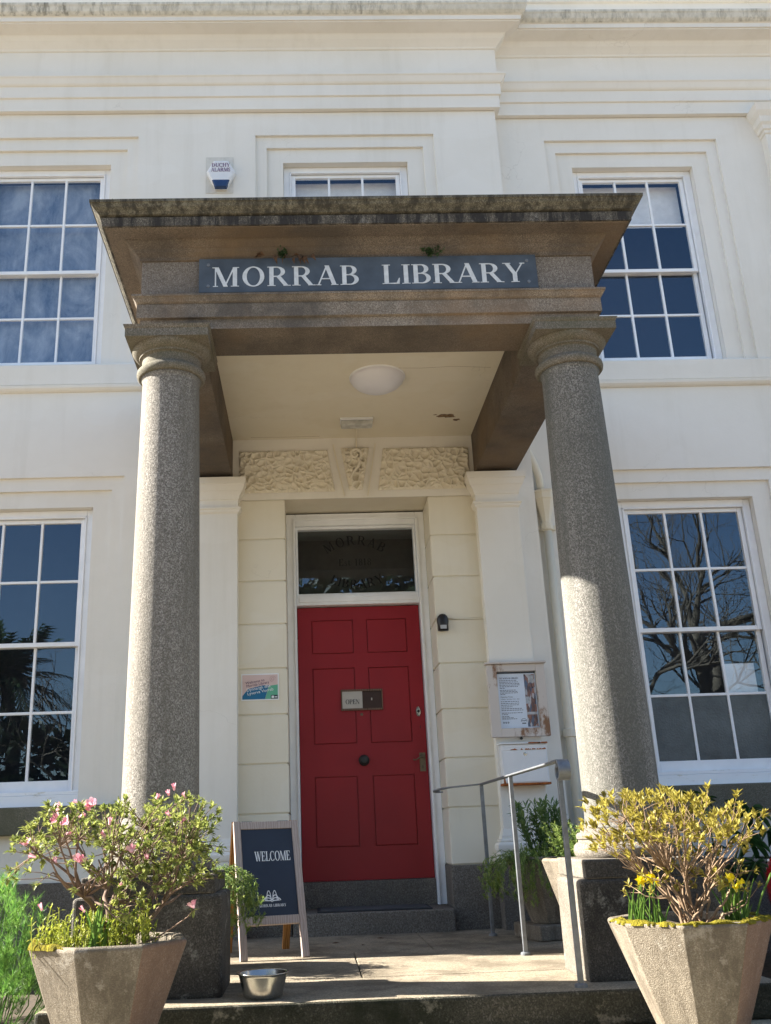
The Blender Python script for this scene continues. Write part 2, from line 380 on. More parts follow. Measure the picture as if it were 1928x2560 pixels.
def glyph(c):
    x = SO
    if c == 'I': return stem(x), x * 2 + TK
    if c == 'L': return stem(x) + rect(x, 0, x + .58, TN) + [[(x + .46, TN), (x + .58, TN), (x + .60, .30), (x + .56, .30)]], x + .62
    if c in 'EF':
        p = stem(x) + rect(x, 1 - TN, x + .54, 1) + [[(x + .44, 1 - TN), (x + .54, 1 - TN), (x + .55, .74), (x + .52, .74)]] + rect(x, .5, x + .40, .5 + TN) + rect(x + .37, .40, x + .41, .66)
        if c == 'E': p += rect(x, 0, x + .57, TN) + [[(x + .45, TN), (x + .57, TN), (x + .59, .30), (x + .56, .30)]]
        return p, x + .64
    if c == 'T': return rect(.26, 0, .26 + TK, 1) + ser(.26, .26 + TK, 0) + rect(.0, 1 - TN, .69, 1) + rect(0, .74, .04, 1) + rect(.65, .74, .69, 1), .72
    if c == 'H': return stem(x) + stem(x + .55) + rect(x, .48, x + .6, .48 + TN), x * 2 + .72
    if c == 'B': return stem(x) + rect(x, 1 - TN, x + .30, 1) + rect(x, .5, x + .30, .5 + TN) + rect(x, 0, x + .30, TN) + bowl(x + .29, .76, .24, .29) + bowl(x + .29, .275, .275, .36), x + .68
    if c in 'PR':
        p = stem(x) + rect(x, 1 - TN, x + .30, 1) + rect(x, .47, x + .30, .47 + TN) + bowl(x + .29, .735, .265, .33)
        if c == 'R': p += diag(x + .58, 0, x + .27, .49, TK * 1.05) + rect(x + .55, 0, x + .84, SF)
        return p, x + (.80 if c == 'R' else .66)
    if c == 'D': return stem(x) + rect(x, 1 - TN, x + .28, 1) + rect(x, 0, x + .28, TN) + ring(x + .27, .5, .46, .5, .46 - TK, .5 - TN, -pi / 2, pi / 2), x + .78
    if c == 'O': return ring(.45, .5, .43, .52, .43 - TK, .52 - TN, 0, 2 * pi, 40), .90
    if c == 'C': return ring(.43, .5, .42, .52, .42 - TK, .52 - TN, radians(48), radians(312), 34) + rect(.70, .64, .74, 1.0) + rect(.70, 0.02, .74, .24), .80
    if c == 'U': return rect(x, .30, x + TK, 1) + ser(x, x + TK, 1) + rect(x + .58, .3, x + .58 + TN, 1) + ser(x + .58, x + .63, 1) + ring(x + .315, .32, .315, .33, .315 - TK * .75, .33 - TN * 1.4, pi, 2 * pi), x * 2 + .63
    if c == 'S': return ring(.29, .745, .25, .265, .25 - .13, .265 - .07, radians(25), radians(265)) + ring(.29, .26, .27, .275, .27 - .13, .275 - .07, radians(-165), radians(95)) + rect(.50, .74, .54, 1.0) + rect(.02, .0, .06, .28), .60
    if c == 'A': return diag(.02, 0, .36, 1.0, TN * 1.2) + diag(.60, 0, .31, 1.02, TK) + rect(.16, .31, .62, .31 + TN) + ser(.04, .09, 0) + ser(.62, .76, 0), .82
    if c == 'V': return diag(.36, 0, .06, 1, TK) + diag(.36, 0, .66, 1, TN * 1.2) + ser(.06, .24, 1) + ser(.66, .71, 1), .78
    if c == 'M': return rect(.10, 0, .10 + TN, 1) + diag(.44, .0, .08, 1, TK) + diag(.46, .0, .82, 1, TN * 1.2) + rect(.80, 0, .80 + TK, 1) + ser(.10, .15, 0) + ser(.80, .97, 0) + rect(.0, 1 - SF, .22, 1) + rect(.8, 1 - SF, 1.05, 1), 1.06
    if c == 'N': return rect(.10, 0, .10 + TN, 1) + diag(.62, 0, .06, 1, TK) + rect(.72, 0, .72 + TN, 1) + ser(.10, .15, 0) + ser(.72, .77, 1) + rect(0, 1 - SF, .22, 1), .86
    if c == 'W': return diag(.30, 0, .04, 1, TK) + diag(.32, 0, .56, 1, TN * 1.3) + diag(.72, 0, .46, 1, TK) + diag(.74, 0, 1.02, 1, TN * 1.3) + ser(.04, .22, 1) + ser(.48, .62, 1) + ser(1.02, 1.07, 1), 1.14
    if c == 'Y': return rect(.33, 0, .33 + TK, .46) + ser(.33, .50, 0) + diag(.32, .44, .04, 1, TK) + diag(.42, .44, .70, 1, TN * 1.2) + ser(.04, .21, 1) + ser(.70, .75, 1), .80
    if c == 's': return [[(a * .62, b * .62) for a, b in q] for q in glyph('S')[0]], .40
    if c == 't': return rect(.10, .06, .10 + .11, .82) + rect(.0, .58, .34, .63) + ring(.24, .10, .14, .10, .03, .05, pi, 1.75 * pi, 8), .40
    if c == '1': return stem(.14, .14, top=False) + [[(.0, .80), (.14, .90), (.14, 1), (.02, .86)]], .46
    if c == '8': return ring(.27, .75, .22, .25, .22 - .10, .25 - .045, 0, 2 * pi, 26) + ring(.27, .26, .26, .275, .26 - .12, .275 - .045, 0, 2 * pi, 26), .58
    return [], .38
def lettering(text, h, xs=1.0, track=.05, width=None):
    """list of (polygon in metres), centred in x, baseline 0"""
    out = []; pen = 0
    for c in text:
        p, a = glyph(c); out.append((pen, p, a)); pen += a + track
    W = pen - track; sx = h * xs
    if width: sx = width / W
    res = []
    for pen, p, a in out:
        for q in p: res.append([((u + pen - W / 2) * sx, v * h) for u, v in q])
    return res
def arc_lettering(text, h, R, sgn, track=.18):
    gl = [glyph(c) for c in text]; W = sum(a for _, a in gl) + track * (len(text) - 1); pen = -W / 2; res = []
    for p, a in gl:
        th = (pen + a / 2) * h / R
        for q in p:
            out = []
            for u, v in q:
                x, y = (u - a / 2) * h, v * h
                if sgn > 0: out.append((sin(th) * (R + y) + cos(th) * x, cos(th) * (R + y) - R - sin(th) * x))
                else: out.append((sin(th) * (R - y) + cos(th) * x, -cos(th) * (R - y) + R + sin(th) * x))
            res.append(out)
        pen += a + track
    return res
def polys_mesh(mb, polys, place, th=.002, mi=0, eps=.00004):
    """raised polygons: place(u, v, d) -> xyz with d = height off the surface"""
    for k, q in enumerate(polys):
        area = sum(q[i - 1][0] * q[i][1] - q[i][0] * q[i - 1][1] for i in range(len(q)))
        if area < 0: q = q[::-1]
        d = th + eps * (k % 23); n = len(q)
        vs = [place(u, v, d) for u, v in q] + [place(u, v, 0) for u, v in q]
        fs = [tuple(range(n))] + [((i + 1) % n, i, n + i, n + (i + 1) % n) for i in range(n)]
        mb.add(vs, fs, mi)
    return mb
def sans(text, size, align='LEFT', width=None):
    """Blender's built-in sans as flat triangles in metres"""
    cu = bpy.data.curves.new('txt', 'FONT'); cu.body = text; cu.size = size; cu.align_x = align; cu.resolution_u = 3
    o = bpy.data.objects.new('txt', cu); COL.objects.link(o); dg = bpy.context.evaluated_depsgraph_get()
    me = bpy.data.meshes.new_from_object(o.evaluated_get(dg)); pol = [[(me.vertices[i].co.x, me.vertices[i].co.y) for i in p.vertices] for p in me.polygons]
    bpy.data.objects.remove(o); bpy.data.curves.remove(cu); bpy.data.meshes.remove(me)
    if width and pol:
        w = max(x for q in pol for x, _ in q); pol = [[(x * width / w, y) for x, y in q] for q in pol]
    return pol
# ================================================================== SETTING
YR = .12                                    # the right-hand wing stands back by this much
GZ = -.32
g_ = MB()
g_.add([(-400, -400, GZ), (400, -400, GZ), (400, 400, GZ), (-400, 400, GZ)], [(0, 1, 2, 3)])
tag(g_.build('ground', 'ground'), 'gravel ground in front of the library', kind='structure')

# lower granite landing, porch platform and threshold
ls = boxobj('lower_step', 'kerb', None, -1.915, 1.62, -4.6, -.02, GZ - .05, -.15, bevel=.012); tag(ls, 'pale stone landing below the porch', kind='structure')
pf = MB().box(-1.66, 1.66, -3.0, -.02, -.16, -.05).build('porch_floor', 'gr_step'); tag(pf, 'granite porch platform with worn slabs', kind='structure')
def slab(nm, x0, x1, y0, y1, z0, z1, mats=('gr_floor',), b=.012):
    return MB().box(x0, x1, y0, y1, z0, z1).build(nm, list(mats), pf, bevel=b, seg=3)
fm = MB().box(-1.70, 1.70, -3.025, -2.313, -.148, 0)
fm.m = [1, 0, 1, 1, 1, 1]
fm.build('slab', ['gr_floor', 'gr_step'], pf, bevel=.018, seg=3)
for a, b in ((-1.70, -.203), (-.197, 1.70)): slab('slab', a, b, -2.308, -1.2, -.12, 0, b=.006)
for a, b in ((-1.70, .303), (.309, 1.70)): slab('slab', a, b, -1.195, -.02, -.12, 0, b=.006)

# ================================================================== THE LIBRARY BUILDING
B = thing('library_building', 'cream painted stucco library with white sash windows and a red door', 'building')
XC = 1.548
WC = {'UL': (-2.87, 0), 'UC': (.033, 0), 'UR': (2.926, YR), 'LL': (-2.87, 0), 'LR': (2.926, YR)}
ST = .028
def surround(cx, up):
    return (cx - .88, cx + .88, 4.74 if up else .98, 7.23 if up else 3.68), (cx - .772, cx + .772, 4.74 if up else .98, 7.10 if up else 3.565), (cx - .6125, cx + .6125, 4.74 if up else .98, 6.943 if up else 3.42)
# extra bays to the left, outside the picture
bays_l = [-2.87]
bays_r = [2.926]
ho, layers = [], []
for cx in bays_l + [.033]:
    for up in ((True, False) if cx < 0 else (True,)):
        layers.append((cx, 0, up))
for cx in bays_r:
    for up in (True, False): layers.append((cx, YR, up))
hl = [surround(c, u)[0] + (ST,) for c, y, u in layers if y == 0] + [(-1.045, 1.045, -.02, 3.43, .012)]
MB().wall(-6.44, XC, -.4, 7.5, 0, hl, ST, zcuts=(3.43,)).build('wall_main', 'stucco', B)
hr = [surround(c, u)[0] + (ST,) for c, y, u in layers if y == YR]
w = MB().wall(XC, 5.6, -.4, 7.5, YR, hr, ST)
w.add([(XC, 0, -.4), (XC, YR, -.4), (XC, YR, 7.5), (XC, 0, 7.5)], [(0, 1, 2, 3)])
w.build('wall_right_wing', 'stucco', B)
for c, y, u in layers:
    o, i, p = surround(c, u)
    m = MB().wall(*o, y + ST, [i + (ST,)], ST); m.wall(*i, y + 2 * ST, [p + (.16,)], .16); m.build('window_surround', 'stucco', B)
# body of the building behind the front
MB().box(-6.24, 5.6, 1.1, 9, -.4, 8.5).build('wall_core', 'stucco', B)
MB().box(-6.44, -6.24, .0, 9, -.4, 8.5).build('wall_side', 'stucco', B); MB().box(5.6, 5.8, YR, 9, -.4, 8.5).build('wall_side', 'stucco', B)
MB().box(-6.34, 5.7, .32, 9, 9.0, 9.1).build('roof', 'gr_sill', B)
# entablature and parapet
path = [(-6.54, 0), (XC, 0), (XC, YR), (5.9, YR)]
pr = [(-.1, 7.5), (.048, 7.506), (.05, 7.645), (.068, 7.652), (.07, 7.778), (.084, 7.785), (.094, 7.80), (.112, 7.85), (.124, 7.862), (.124, 7.880), (.052, 7.895), (.052, 8.222)]
MB().sweep(path, pr).build('architrave_and_frieze', 'stucco', B)
pr2 = [(.052, 8.2225), (.066, 8.228), (.072, 8.245), (.095, 8.268), (.128, 8.30), (.150, 8.336), (.158, 8.345), (.276, 8.372), (.276, 8.385), (.292, 8.3855), (.294, 8.432), (.306, 8.437)]
MB().sweep(path, pr2).build('cornice_bed_mould', 'stucco', B)
pr3 = [(.290, 8.4372), (.3065, 8.4374), (.318, 8.446), (.335, 8.466), (.343, 8.490), (.348, 8.515), (.358, 8.53), (.358, 8.556), (-.1, 8.60), (-.3, 8.60)]
MB().sweep(path, pr3).build('cornice_gutter_mould', 'cornice_top', B)
MB().sweep(path, [(-.04, 8.58), (-.04, 9.04), (-.01, 9.045), (-.01, 9.12), (-.4, 9.13)]).build('parapet', 'stucco', B)
# string course under the upper windows
for a, b, y in ((-6.54, XC + .0, 0), (XC, 5.7, YR)):
    pth = [(a, y), (b, y)] if y else [(-6.54, 0), (XC, 0), (XC, YR), (5.7, YR)]
    if y: continue
    MB().sweep(pth, [(-.06, 4.470), (.012, 4.478), (.030, 4.487), (.046, 4.505), (.050, 4.528), (.030, 4.54), (.036, 4.545), (.040, 4.728), (.030, 4.742), (-.10, 4.752)]).build('string_course', 'stucco', B)
# granite plinth
for a_, b_, y_ in ((-6.54, -1.43, 0), (1.43, XC + .03, 0), (XC + .031, 5.7, YR)): MB().box(a_, b_, y_ - .03, y_ + .1, -.4, .43).build('plinth', 'gr_plinth', B, bevel=.008)
ve = MB().box(2.79, 2.96, YR - .05, YR - .028, .26, .40)
for k in range(4): ve.box(2.80, 2.95, YR - .056, YR - .045, .275 + k * .031, .287 + k * .031)
ve.build('air_vent', 'iron', B)

# ---------------------------------------------------------------- sash windows
def window(cx, yw, up, back, rows_blind=0):
    z0, z1 = (4.752, 6.943) if up else (.98, 3.42)
    x0, x1 = cx - .6125, cx + .6125; y = yw + 2 * ST + .075         # outer face of the box frame
    fw, hw = .062, .060
    fr = MB()
    fr.box(x0 + .002, x0 + fw, y, y + .11, z0, z1 - .002).box(x1 - fw, x1 - .002, y, y + .11, z0, z1 - .002).box(x0 + fw, x1 - fw, y, y + .11, z1 - hw, z1 - .002)
    for s_, e in ((x0 + fw, 1), (x1 - fw, -1)): fr.box(min(s_, s_ + e * .014), max(s_, s_ + e * .014), y - .012, y + .02, z0 + .03, z1 - hw)
    fr.box(x0 + fw, x1 - fw, y - .012, y + .02, z1 - hw - .014, z1 - hw)
    if up: fr.box(x0 + .004, x1 - .004, y - .03, y + .11, z0, z0 + .045)
    w = fr.build('window', 'white', B, bevel=.004)
    if not up:
        MB().box(x0 + .003, x1 - .003, y - .05, y + .11, z0, z0 + .085).box(x0 + .003, x1 - .003, y - .035, y + .11, z0 + .086, z0 + .115).build('window_sill', 'white_sill', w, bevel=.006)
    zb = z0 + (.045 if up else .115); zt = z1 - hw - .014
    zm = 5.805 if up else 2.262                                    # meeting rail
    gx0, gx1 = x0 + fw + .014, x1 - fw - .014
    panes = []
    for nm, a, b, yy, rb, rt in (('upper_sash', zm - .018, zt, y + .022, .036, .035), ('lower_sash', zb, zm + .018, y + .062, .085, .036)):
        s = MB(); sw = .040
        s.box(gx0, gx0 + sw, yy, yy + .038, a, b).box(gx1 - sw, gx1, yy, yy + .038, a, b)
        s.box(gx0 + sw, gx1 - sw, yy + .001, yy + .037, a, a + rb).box(gx0 + sw, gx1 - sw, yy + .001, yy + .037, b - rt, b)
        px = (gx1 - gx0 - 2 * sw); pz0, pz1 = a + rb, b - rt; bw = .022
        for k in (1, 2): s.box(gx0 + sw + px * k / 3 - bw / 2, gx0 + sw + px * k / 3 + bw / 2, yy + .004, yy + .034, pz0, pz1)
        s.box(gx0 + sw, gx1 - sw, yy + .006, yy + .032, (pz0 + pz1) / 2 - bw / 2, (pz0 + pz1) / 2 + bw / 2)
        s.build(nm, 'white', w, bevel=.003)
        for k in range(3):
            for r in range(2):
                c0, c1 = gx0 + sw + px * k / 3 + (bw / 2 if k else 0), gx0 + sw + px * (k + 1) / 3 - (bw / 2 if k < 2 else 0)
                d0, d1 = (pz0, (pz0 + pz1) / 2 - bw / 2) if r == 0 else ((pz0 + pz1) / 2 + bw / 2, pz1)
                p = MB().box(c0 - .004, c1 + .004, yy + .017, yy + .021, d0 - .004, d1 + .004)
                o = p.build('pane', 'obscure' if (back == 'obscure' and nm == 'lower_sash' and r == 0) else 'glass', w)
                # old crown glass: every pane sits a hair out of true
                ce = Vector(((c0 + c1) / 2, yy + .019, (d0 + d1) / 2)); R = Matrix.Rotation(random.uniform(-.006, .006), 4, 'X') @ Matrix.Rotation(random.uniform(-.006, .006), 4, 'Z')
                o.matrix_local = Matrix.Translation(ce) @ R @ Matrix.Translation(-ce)
    yb = y + .13
    if back == 'frost': boxobj('whitewashed_backing', 'frost', w, gx0, gx1, yb, yb + .01, zb, zt)
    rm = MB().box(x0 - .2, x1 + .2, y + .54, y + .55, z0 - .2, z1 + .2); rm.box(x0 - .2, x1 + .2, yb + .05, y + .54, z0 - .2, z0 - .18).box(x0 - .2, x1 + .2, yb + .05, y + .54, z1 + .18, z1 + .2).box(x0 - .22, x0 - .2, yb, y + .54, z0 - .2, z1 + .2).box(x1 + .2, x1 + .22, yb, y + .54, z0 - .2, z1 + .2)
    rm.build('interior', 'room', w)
    if rows_blind: boxobj('roller_blind', 'curtain', w, gx0 + .02, gx1 - .02, yb + .03, yb + .034, zt - rows_blind, zt)
    return w
for c, y, u in layers:
    if c == -2.87: window(c, y, u, 'frost' if u else None)
    elif u and c in (.033, 2.926): window(c, y, u, None, .485)
    else: window(c, y, u, 'obscure')
# stone sills of the ground floor windows
for c, y, u in layers:
    if not u: MB().box(c - .95, c + .95, y - .085, y + .16, .772, .978).build('stone_sill', 'gr_sill', B, bevel=.012, seg=3)
# papers on the right-hand sills
boxobj('paper_card', 'curtain', B, 2.70, 2.90, YR + .30, YR + .31, 4.80, 4.86)
boxobj('paper_card', 'curtain', B, 3.12, 3.40, YR + .30, YR + .31, 1.72, 1.98)

# ---------------------------------------------------------------- door surround
ds = MB().wall(-1.045, 1.045, 0, 3.43, .012, [(-.628, .628, 0, 3.43, .40)], .40).build('door_surround', 'cream', B)
zj = [.452, .868, 1.240, 1.620, 1.986, 2.350, 2.713, 3.076, 3.428]
for sx in (-1, 1):
    for a, b in zip(zj, zj[1:]):
        x0, x1 = sorted((sx * .615, sx * 1.042))
        MB().box(x0, x1, 0, .40, a + .0055, b - .0055).build('stone_block', 'cream', ds, bevel=.006, seg=2)
    x0, x1 = sorted((sx * .606, sx * 1.042))
    MB().box(x0, x1, -.012, .40, -.02, .450).build('plinth_block', 'gr_plinth', ds, bevel=.008, seg=2)
# lintel: soffit, vermiculated panels, keystone
MB().box(-.628, .628, .013, .42, 3.431, 3.46).build('lintel_soffit', 'cream', ds)
def vermic(nm, quad, depth, nx, nz, seed, y0=-.004):
    """worm-track carved panel over a quad (tl, tr, br, bl in x,z)"""
    (ax, az), (bx_, bz), (cx, cz), (dx, dz) = quad; vs = []; fs = []
    for j in range(nz + 1):
        for i in range(nx + 1):
            s, t = i / nx, j / nz
            x = (ax + (bx_ - ax) * s) * (1 - t) + (dx + (cx - dx) * s) * t; z = (az + (bz - az) * s) * (1 - t) + (dz + (cz - dz) * s) * t
            p = Vector((x * 16 + seed, z * 19, seed)); q = p + noise.noise_vector(p * .9) * .38
            dd, _ = noise.voronoi(q, distance_metric='DISTANCE', exponent=2); h = (dd[1] - dd[0]) * 2.1; h = max(0, min(1, h)); h = 1 - h * h * (3 - 2 * h); h2 = noise.noise(p * 4) * .10
            e = min(1, min(i, nx - i, j, nz - j) / 3)
            vs.append((x, y0 - depth * e * (h + h2 * .6), z))
    for j in range(nz):
        for i in range(nx): k = j * (nx + 1) + i; fs.append((k, k + nx + 1, k + nx + 2, k + 1))
    return MB().add(vs, fs).build(nm, 'cream', ds, smooth=True)
vermic('vermiculated_panel', ((-1.003, 3.875), (-.236, 3.875), (-.180, 3.490), (-1.003, 3.490)), .030, 160, 80, 3.1)
vermic('vermiculated_panel', ((.250, 3.880), (1.001, 3.880), (1.001, 3.492), (.192, 3.492)), .030, 160, 80, 9.7)
ks = MB()
for sx in (-1, 1):
    a, b = (sx * .190, 3.923), (sx * .106, 3.447)
    for o, d in ((0, .012),):
        x0, x1 = sorted((a[0], a[0] - sx * .010)); x2, x3 = sorted((b[0], b[0] - sx * .010))
        vs = [(x2, -.014, b[1]), (x3, -.014, b[1]), (x1, -.014, a[1]), (x0, -.014, a[1])]; vs += [(p[0], .004, p[2]) for p in vs]
        ks.add(vs, [(0, 1, 2, 3), (1, 0, 4, 5), (2, 1, 5, 6), (3, 2, 6, 7), (0, 3, 7, 4)])
ks.build('keystone_edge', 'cream', ds)
vermic('keystone_panel', ((-.120, 3.890), (.130, 3.890), (.058, 3.500), (-.058, 3.500)), .045, 36, 56, 5.5)
pts = []
for k in range(44):                                    # carved scroll on the keystone
    t = k / 43
    if t < .55: a = radians(430) * (1 - t / .55) + radians(-60); r = .018 + .040 * (t / .55); pts.append((.004 + r * cos(a), -.050, 3.815 + r * sin(a)))
    else: u = (t - .55) / .45; pts.append((.035 - .075 * u + .018 * sin(u * 7), -.050 + .01 * u, 3.78 - .24 * u))
MB().tube(pts, [.009 + .006 * sin(pi * k / 43) for k in range(44)], 8).build('keystone_scroll', 'cream', ds, smooth=True)
# pilasters either side of the door
for sx in (-1, 1):
    xa, xb = sorted((sx * 1.012, sx * 1.372))
    p = MB().box(xa, xb, -.10, .03, .50, 3.58).build('pilaster', 'stucco', B, bevel=.004)
    U = [(xa, .02), (xa, -.10), (xb, -.10), (xb, .02)]
    MB().sweep(U, [(-.01, 3.275), (.004, 3.282), (.016, 3.295), (.018, 3.312), (.028, 3.318), (.030, 3.332), (.004, 3.337), (.003, 3.39), (.006, 3.40), (.014, 3.405), (.018, 3.43), (.036, 3.46), (.040, 3.470), (.046, 3.475), (.058, 3.51), (.062, 3.525), (.070, 3.530), (.072, 3.585), (-.06, 3.60)]).build('capital', 'stucco', p, autos=radians(28))
    MB().sweep(U, [(-.01, .72), (.0, .70), (.014, .655), (.020, .650), (.020, .628), (.034, .622), (.036, .612), (.030, .606), (.046, .600), (.058, .585), (.060, .562), (.052, .540), (.044, .535), (.050, .530), (.052, .452), (-.05, .448)][::-1]).build('base_moulding', 'stucco', p, autos=radians(28))
    MB().box(xa - .055, xb + .055, -.158, .0, -.02, .45).build('plinth_block', 'gr_plinth', p, bevel=.008)
# thin moulded corner of the far-right giant pilaster
xp = 4.27
gp = MB().box(xp, xp + .8, YR - .10, YR + .02, .43, 7.42).build('giant_pilaster', 'stucco', B)
MB().sweep([(xp, YR + .01), (xp, YR - .10), (xp + .8, YR - .10), (xp + .8, YR + .01)], [(-.01, 7.20), (.012, 7.21), (.015, 7.24), (.03, 7.25), (.035, 7.29), (.055, 7.32), (.06, 7.38), (.09, 7.43), (.11, 7.50), (-.05, 7.51)]).build('capital', 'stucco', gp)

# ---------------------------------------------------------------- door, frame, transom light, threshold
df = MB()
for sx in (-1, 1):
    a, b = sorted((sx * .534, sx * .614)); df.box(a, b, .365, .48, .155, 3.41)
    a, b = sorted((sx * .534, sx * .556)); df.box(a, b, .350, .365, .155, 3.36)
df.box(-.533, .533, .365, .48, 3.30, 3.41).box(-.555, .555, .350, .364, 3.345, 3.372)
df.box(-.533, .533, .375, .48, 2.583, 2.672).box(-.51, .51, .366, .376, 2.607, 2.650)
df.box(-.533, -.514, .40, .47, 2.672, 3.30).box(.514, .533, .40, .47, 2.672, 3.30).box(-.514, .514, .40, .47, 3.276, 3.30).box(-.514, .514, .40, .47, 2.672, 2.690)
dfo = df.build('door_frame', 'white', B, bevel=.004)
boxobj('transom_pane', 'glass', dfo, -.516, .516, .435, .439, 2.688, 3.278)
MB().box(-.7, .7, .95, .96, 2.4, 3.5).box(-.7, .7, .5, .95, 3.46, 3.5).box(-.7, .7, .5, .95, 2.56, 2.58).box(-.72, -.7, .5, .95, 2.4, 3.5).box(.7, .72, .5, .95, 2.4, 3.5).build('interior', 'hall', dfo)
place = lambda cx, cz: (lambda u, v, d: (cx + u, .4345 - d * .3, cz + v))
for pol, a_, b_ in ((arc_lettering('MORRAB', .085, .42, 1), -.01, 3.135), (lettering('Est 1818', .062, 1, .10), -.01, 2.945), (arc_lettering('LIBRARY', .080, .52, -1), 0, 2.735)):
    polys_mesh(MB(), pol, place(a_, b_)).build('etched_lettering', 'etch', dfo, kind='stuff')
pan = [(-.412, -.050, 2.168, 2.462), (.065, .414, 2.168, 2.462), (-.412, -.050, 1.412, 2.045), (.065, .414, 1.412, 2.045), (-.414, -.058, .602, 1.154), (.066, .414, .602, 1.154)]
dr = MB().wall(-.53, .53, .350, 2.574, .448, [p + (.014,) for p in pan], .014); dr.box(-.53, .53, .462, .49, .350, 2.574)
dr.add([(-.53, .448, .35), (.53, .448, .35), (.53, .462, .35), (-.53, .462, .35)], [(3, 2, 1, 0)])
door = dr.build('door', 'red', B); tag(door, 'red six panel front door')
for a, b, c, d in pan: MB().box(a + .007, b - .007, .4484, .464, c + .007, d - .007).build('door_panel', 'red', door, bevel=.004, seg=2)
os_ = MB(); os_.box(-.175, .178, .428, .449, 1.684, 1.700).box(-.175, .178, .428, .449, 1.842, 1.858).box(-.175, -.165, .432, .449, 1.70, 1.842).box(.168, .178, .432, .449, 1.70, 1.842)
os_.box(-.165, .168, .440, .449, 1.70, 1.842, 1).box(-.164, .006, .434, .441, 1.700, 1.842, 2)
polys_mesh(os_, lettering('OPEN', .038, .95, .03), lambda u, v, d: (-.078 + u, .4338 - d * .4, 1.737 + v), mi=3)
os_.box(.080, .090, .436, .441, 1.765, 1.785, 2)
os_.build('open_sign', [wood('sign_wood', (.10, .06, .04), (.20, .13, .10)), plain('sign_brown', (.045, .022, .016), .5), plain('sign_card', (.50, .47, .43), .7, var=.05), 'black'], door)
MB().lathe([(0, .0), (.012, 0), (.012, .003), (.007, .004), (0, .004)], seg=20).xform(Matrix.Translation((-.004, .449, 1.650)) @ Matrix.Rotation(pi / 2, 4, 'X')).build('spyhole', 'brass', door)
MB().lathe([(.045, 0), (.045, .006), (.03, .010), (.020, .018), (.020, .035), (.034, .045), (.038, .055), (.034, .068), (.018, .076), (0, .077)], seg=28).xform(Matrix.Translation((0, .449, 1.275)) @ Matrix.Rotation(pi / 2, 4, 'X')).build('door_knob', 'iron', door, smooth=True)
hd = MB().box(.463, .511, .440, .449, 1.172, 1.322); hd.tube([(.490, .445, 1.284), (.490, .405, 1.284)], .008, 10)
hd.tube([(.492, .405, 1.284), (.475, .402, 1.286), (.455, .400, 1.278), (.432, .400, 1.264), (.415, .400, 1.262), (.405, .398, 1.268)], [.009, .008, .006, .005, .006, .006], 8)
hd.box(.484, .490, .4385, .441, 1.200, 1.222, 1).build('door_handle', ['brass', 'black'], door, bevel=.002)
lk = MB().lathe([(.020, 0), (.022, .004), (.018, .010), (0, .011)], seg=20); lk.v = [(x, y * (1.9), z) for x, y, z in lk.v]
lk.xform(Matrix.Translation((.476, .449, 1.660)) @ Matrix.Rotation(pi / 2, 4, 'X')); lk.lathe([(.011, 0), (.011, .004), (0, .004)], seg=14, mi=1)
k0 = len(lk.v) - 14 * 3; lk.v[k0:] = [tuple(Matrix.Translation((.476, .4385, 1.660)) @ Matrix.Rotation(pi / 2, 4, 'X') @ Vector(p)) for p in lk.v[k0:]]
lk.build('lock_escutcheon', ['steel_b', 'black'], door)
boxobj('keyhole', 'black', door, .483, .489, .447, .4495, 1.520, 1.545)
th = MB().box(-.600, .600, -.115, .45, -.02, .155).build('threshold_step', 'gr_plinth', B, bevel=.014, seg=3)
boxobj('door_sill', 'gr_plinth', B, -.531, .531, .392, .50, .150, .347, bevel=.008)

# ================================================================== PORTICO
XM = -.012
P = thing('granite_portico', 'weathered granite portico with two columns over the library entrance', 'portico')
UP = [(XM - 1.405, -.002), (XM - 1.405, -2.648), (XM + 1.405, -2.648), (XM + 1.405, -.002)]
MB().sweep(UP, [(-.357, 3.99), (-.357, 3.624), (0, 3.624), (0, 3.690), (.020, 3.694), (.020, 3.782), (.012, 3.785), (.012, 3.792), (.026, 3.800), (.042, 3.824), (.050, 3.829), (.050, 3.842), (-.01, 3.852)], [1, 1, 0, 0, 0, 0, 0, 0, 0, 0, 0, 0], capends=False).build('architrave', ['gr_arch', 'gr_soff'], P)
MB().sweep(UP, [(-.005, 3.845), (0, 3.850), (0, 4.095)], capends=False).build('frieze', 'gr_frieze', P)
MB().sweep(UP, [(0, 4.0955), (.012, 4.098), (.016, 4.118), (.040, 4.140), (.052, 4.160), (.058, 4.163), (.088, 4.192), (.092, 4.203), (.195, 4.207), (.198, 4.214), (.212, 4.2145), (.219, 4.270), (.206, 4.274), (.206, 4.282), (.230, 4.285), (.238, 4.296), (.262, 4.318), (.272, 4.338), (.280, 4.342), (.280, 4.360), (-.02, 4.395), (-.9, 4.44)],
           [1, 1, 1, 1, 1, 1, 1, 1, 1, 0, 0, 0, 0, 2, 2, 2, 2, 2, 2, 2, 2], capends=False).build('cornice', ['gr_corn', 'gr_soff', 'gr_cym'], P)
boxobj('roof_slab', 'gr_corn', P, XM - 1.0, XM + 1.0, -2.2, -.002, 4.30, 4.438)
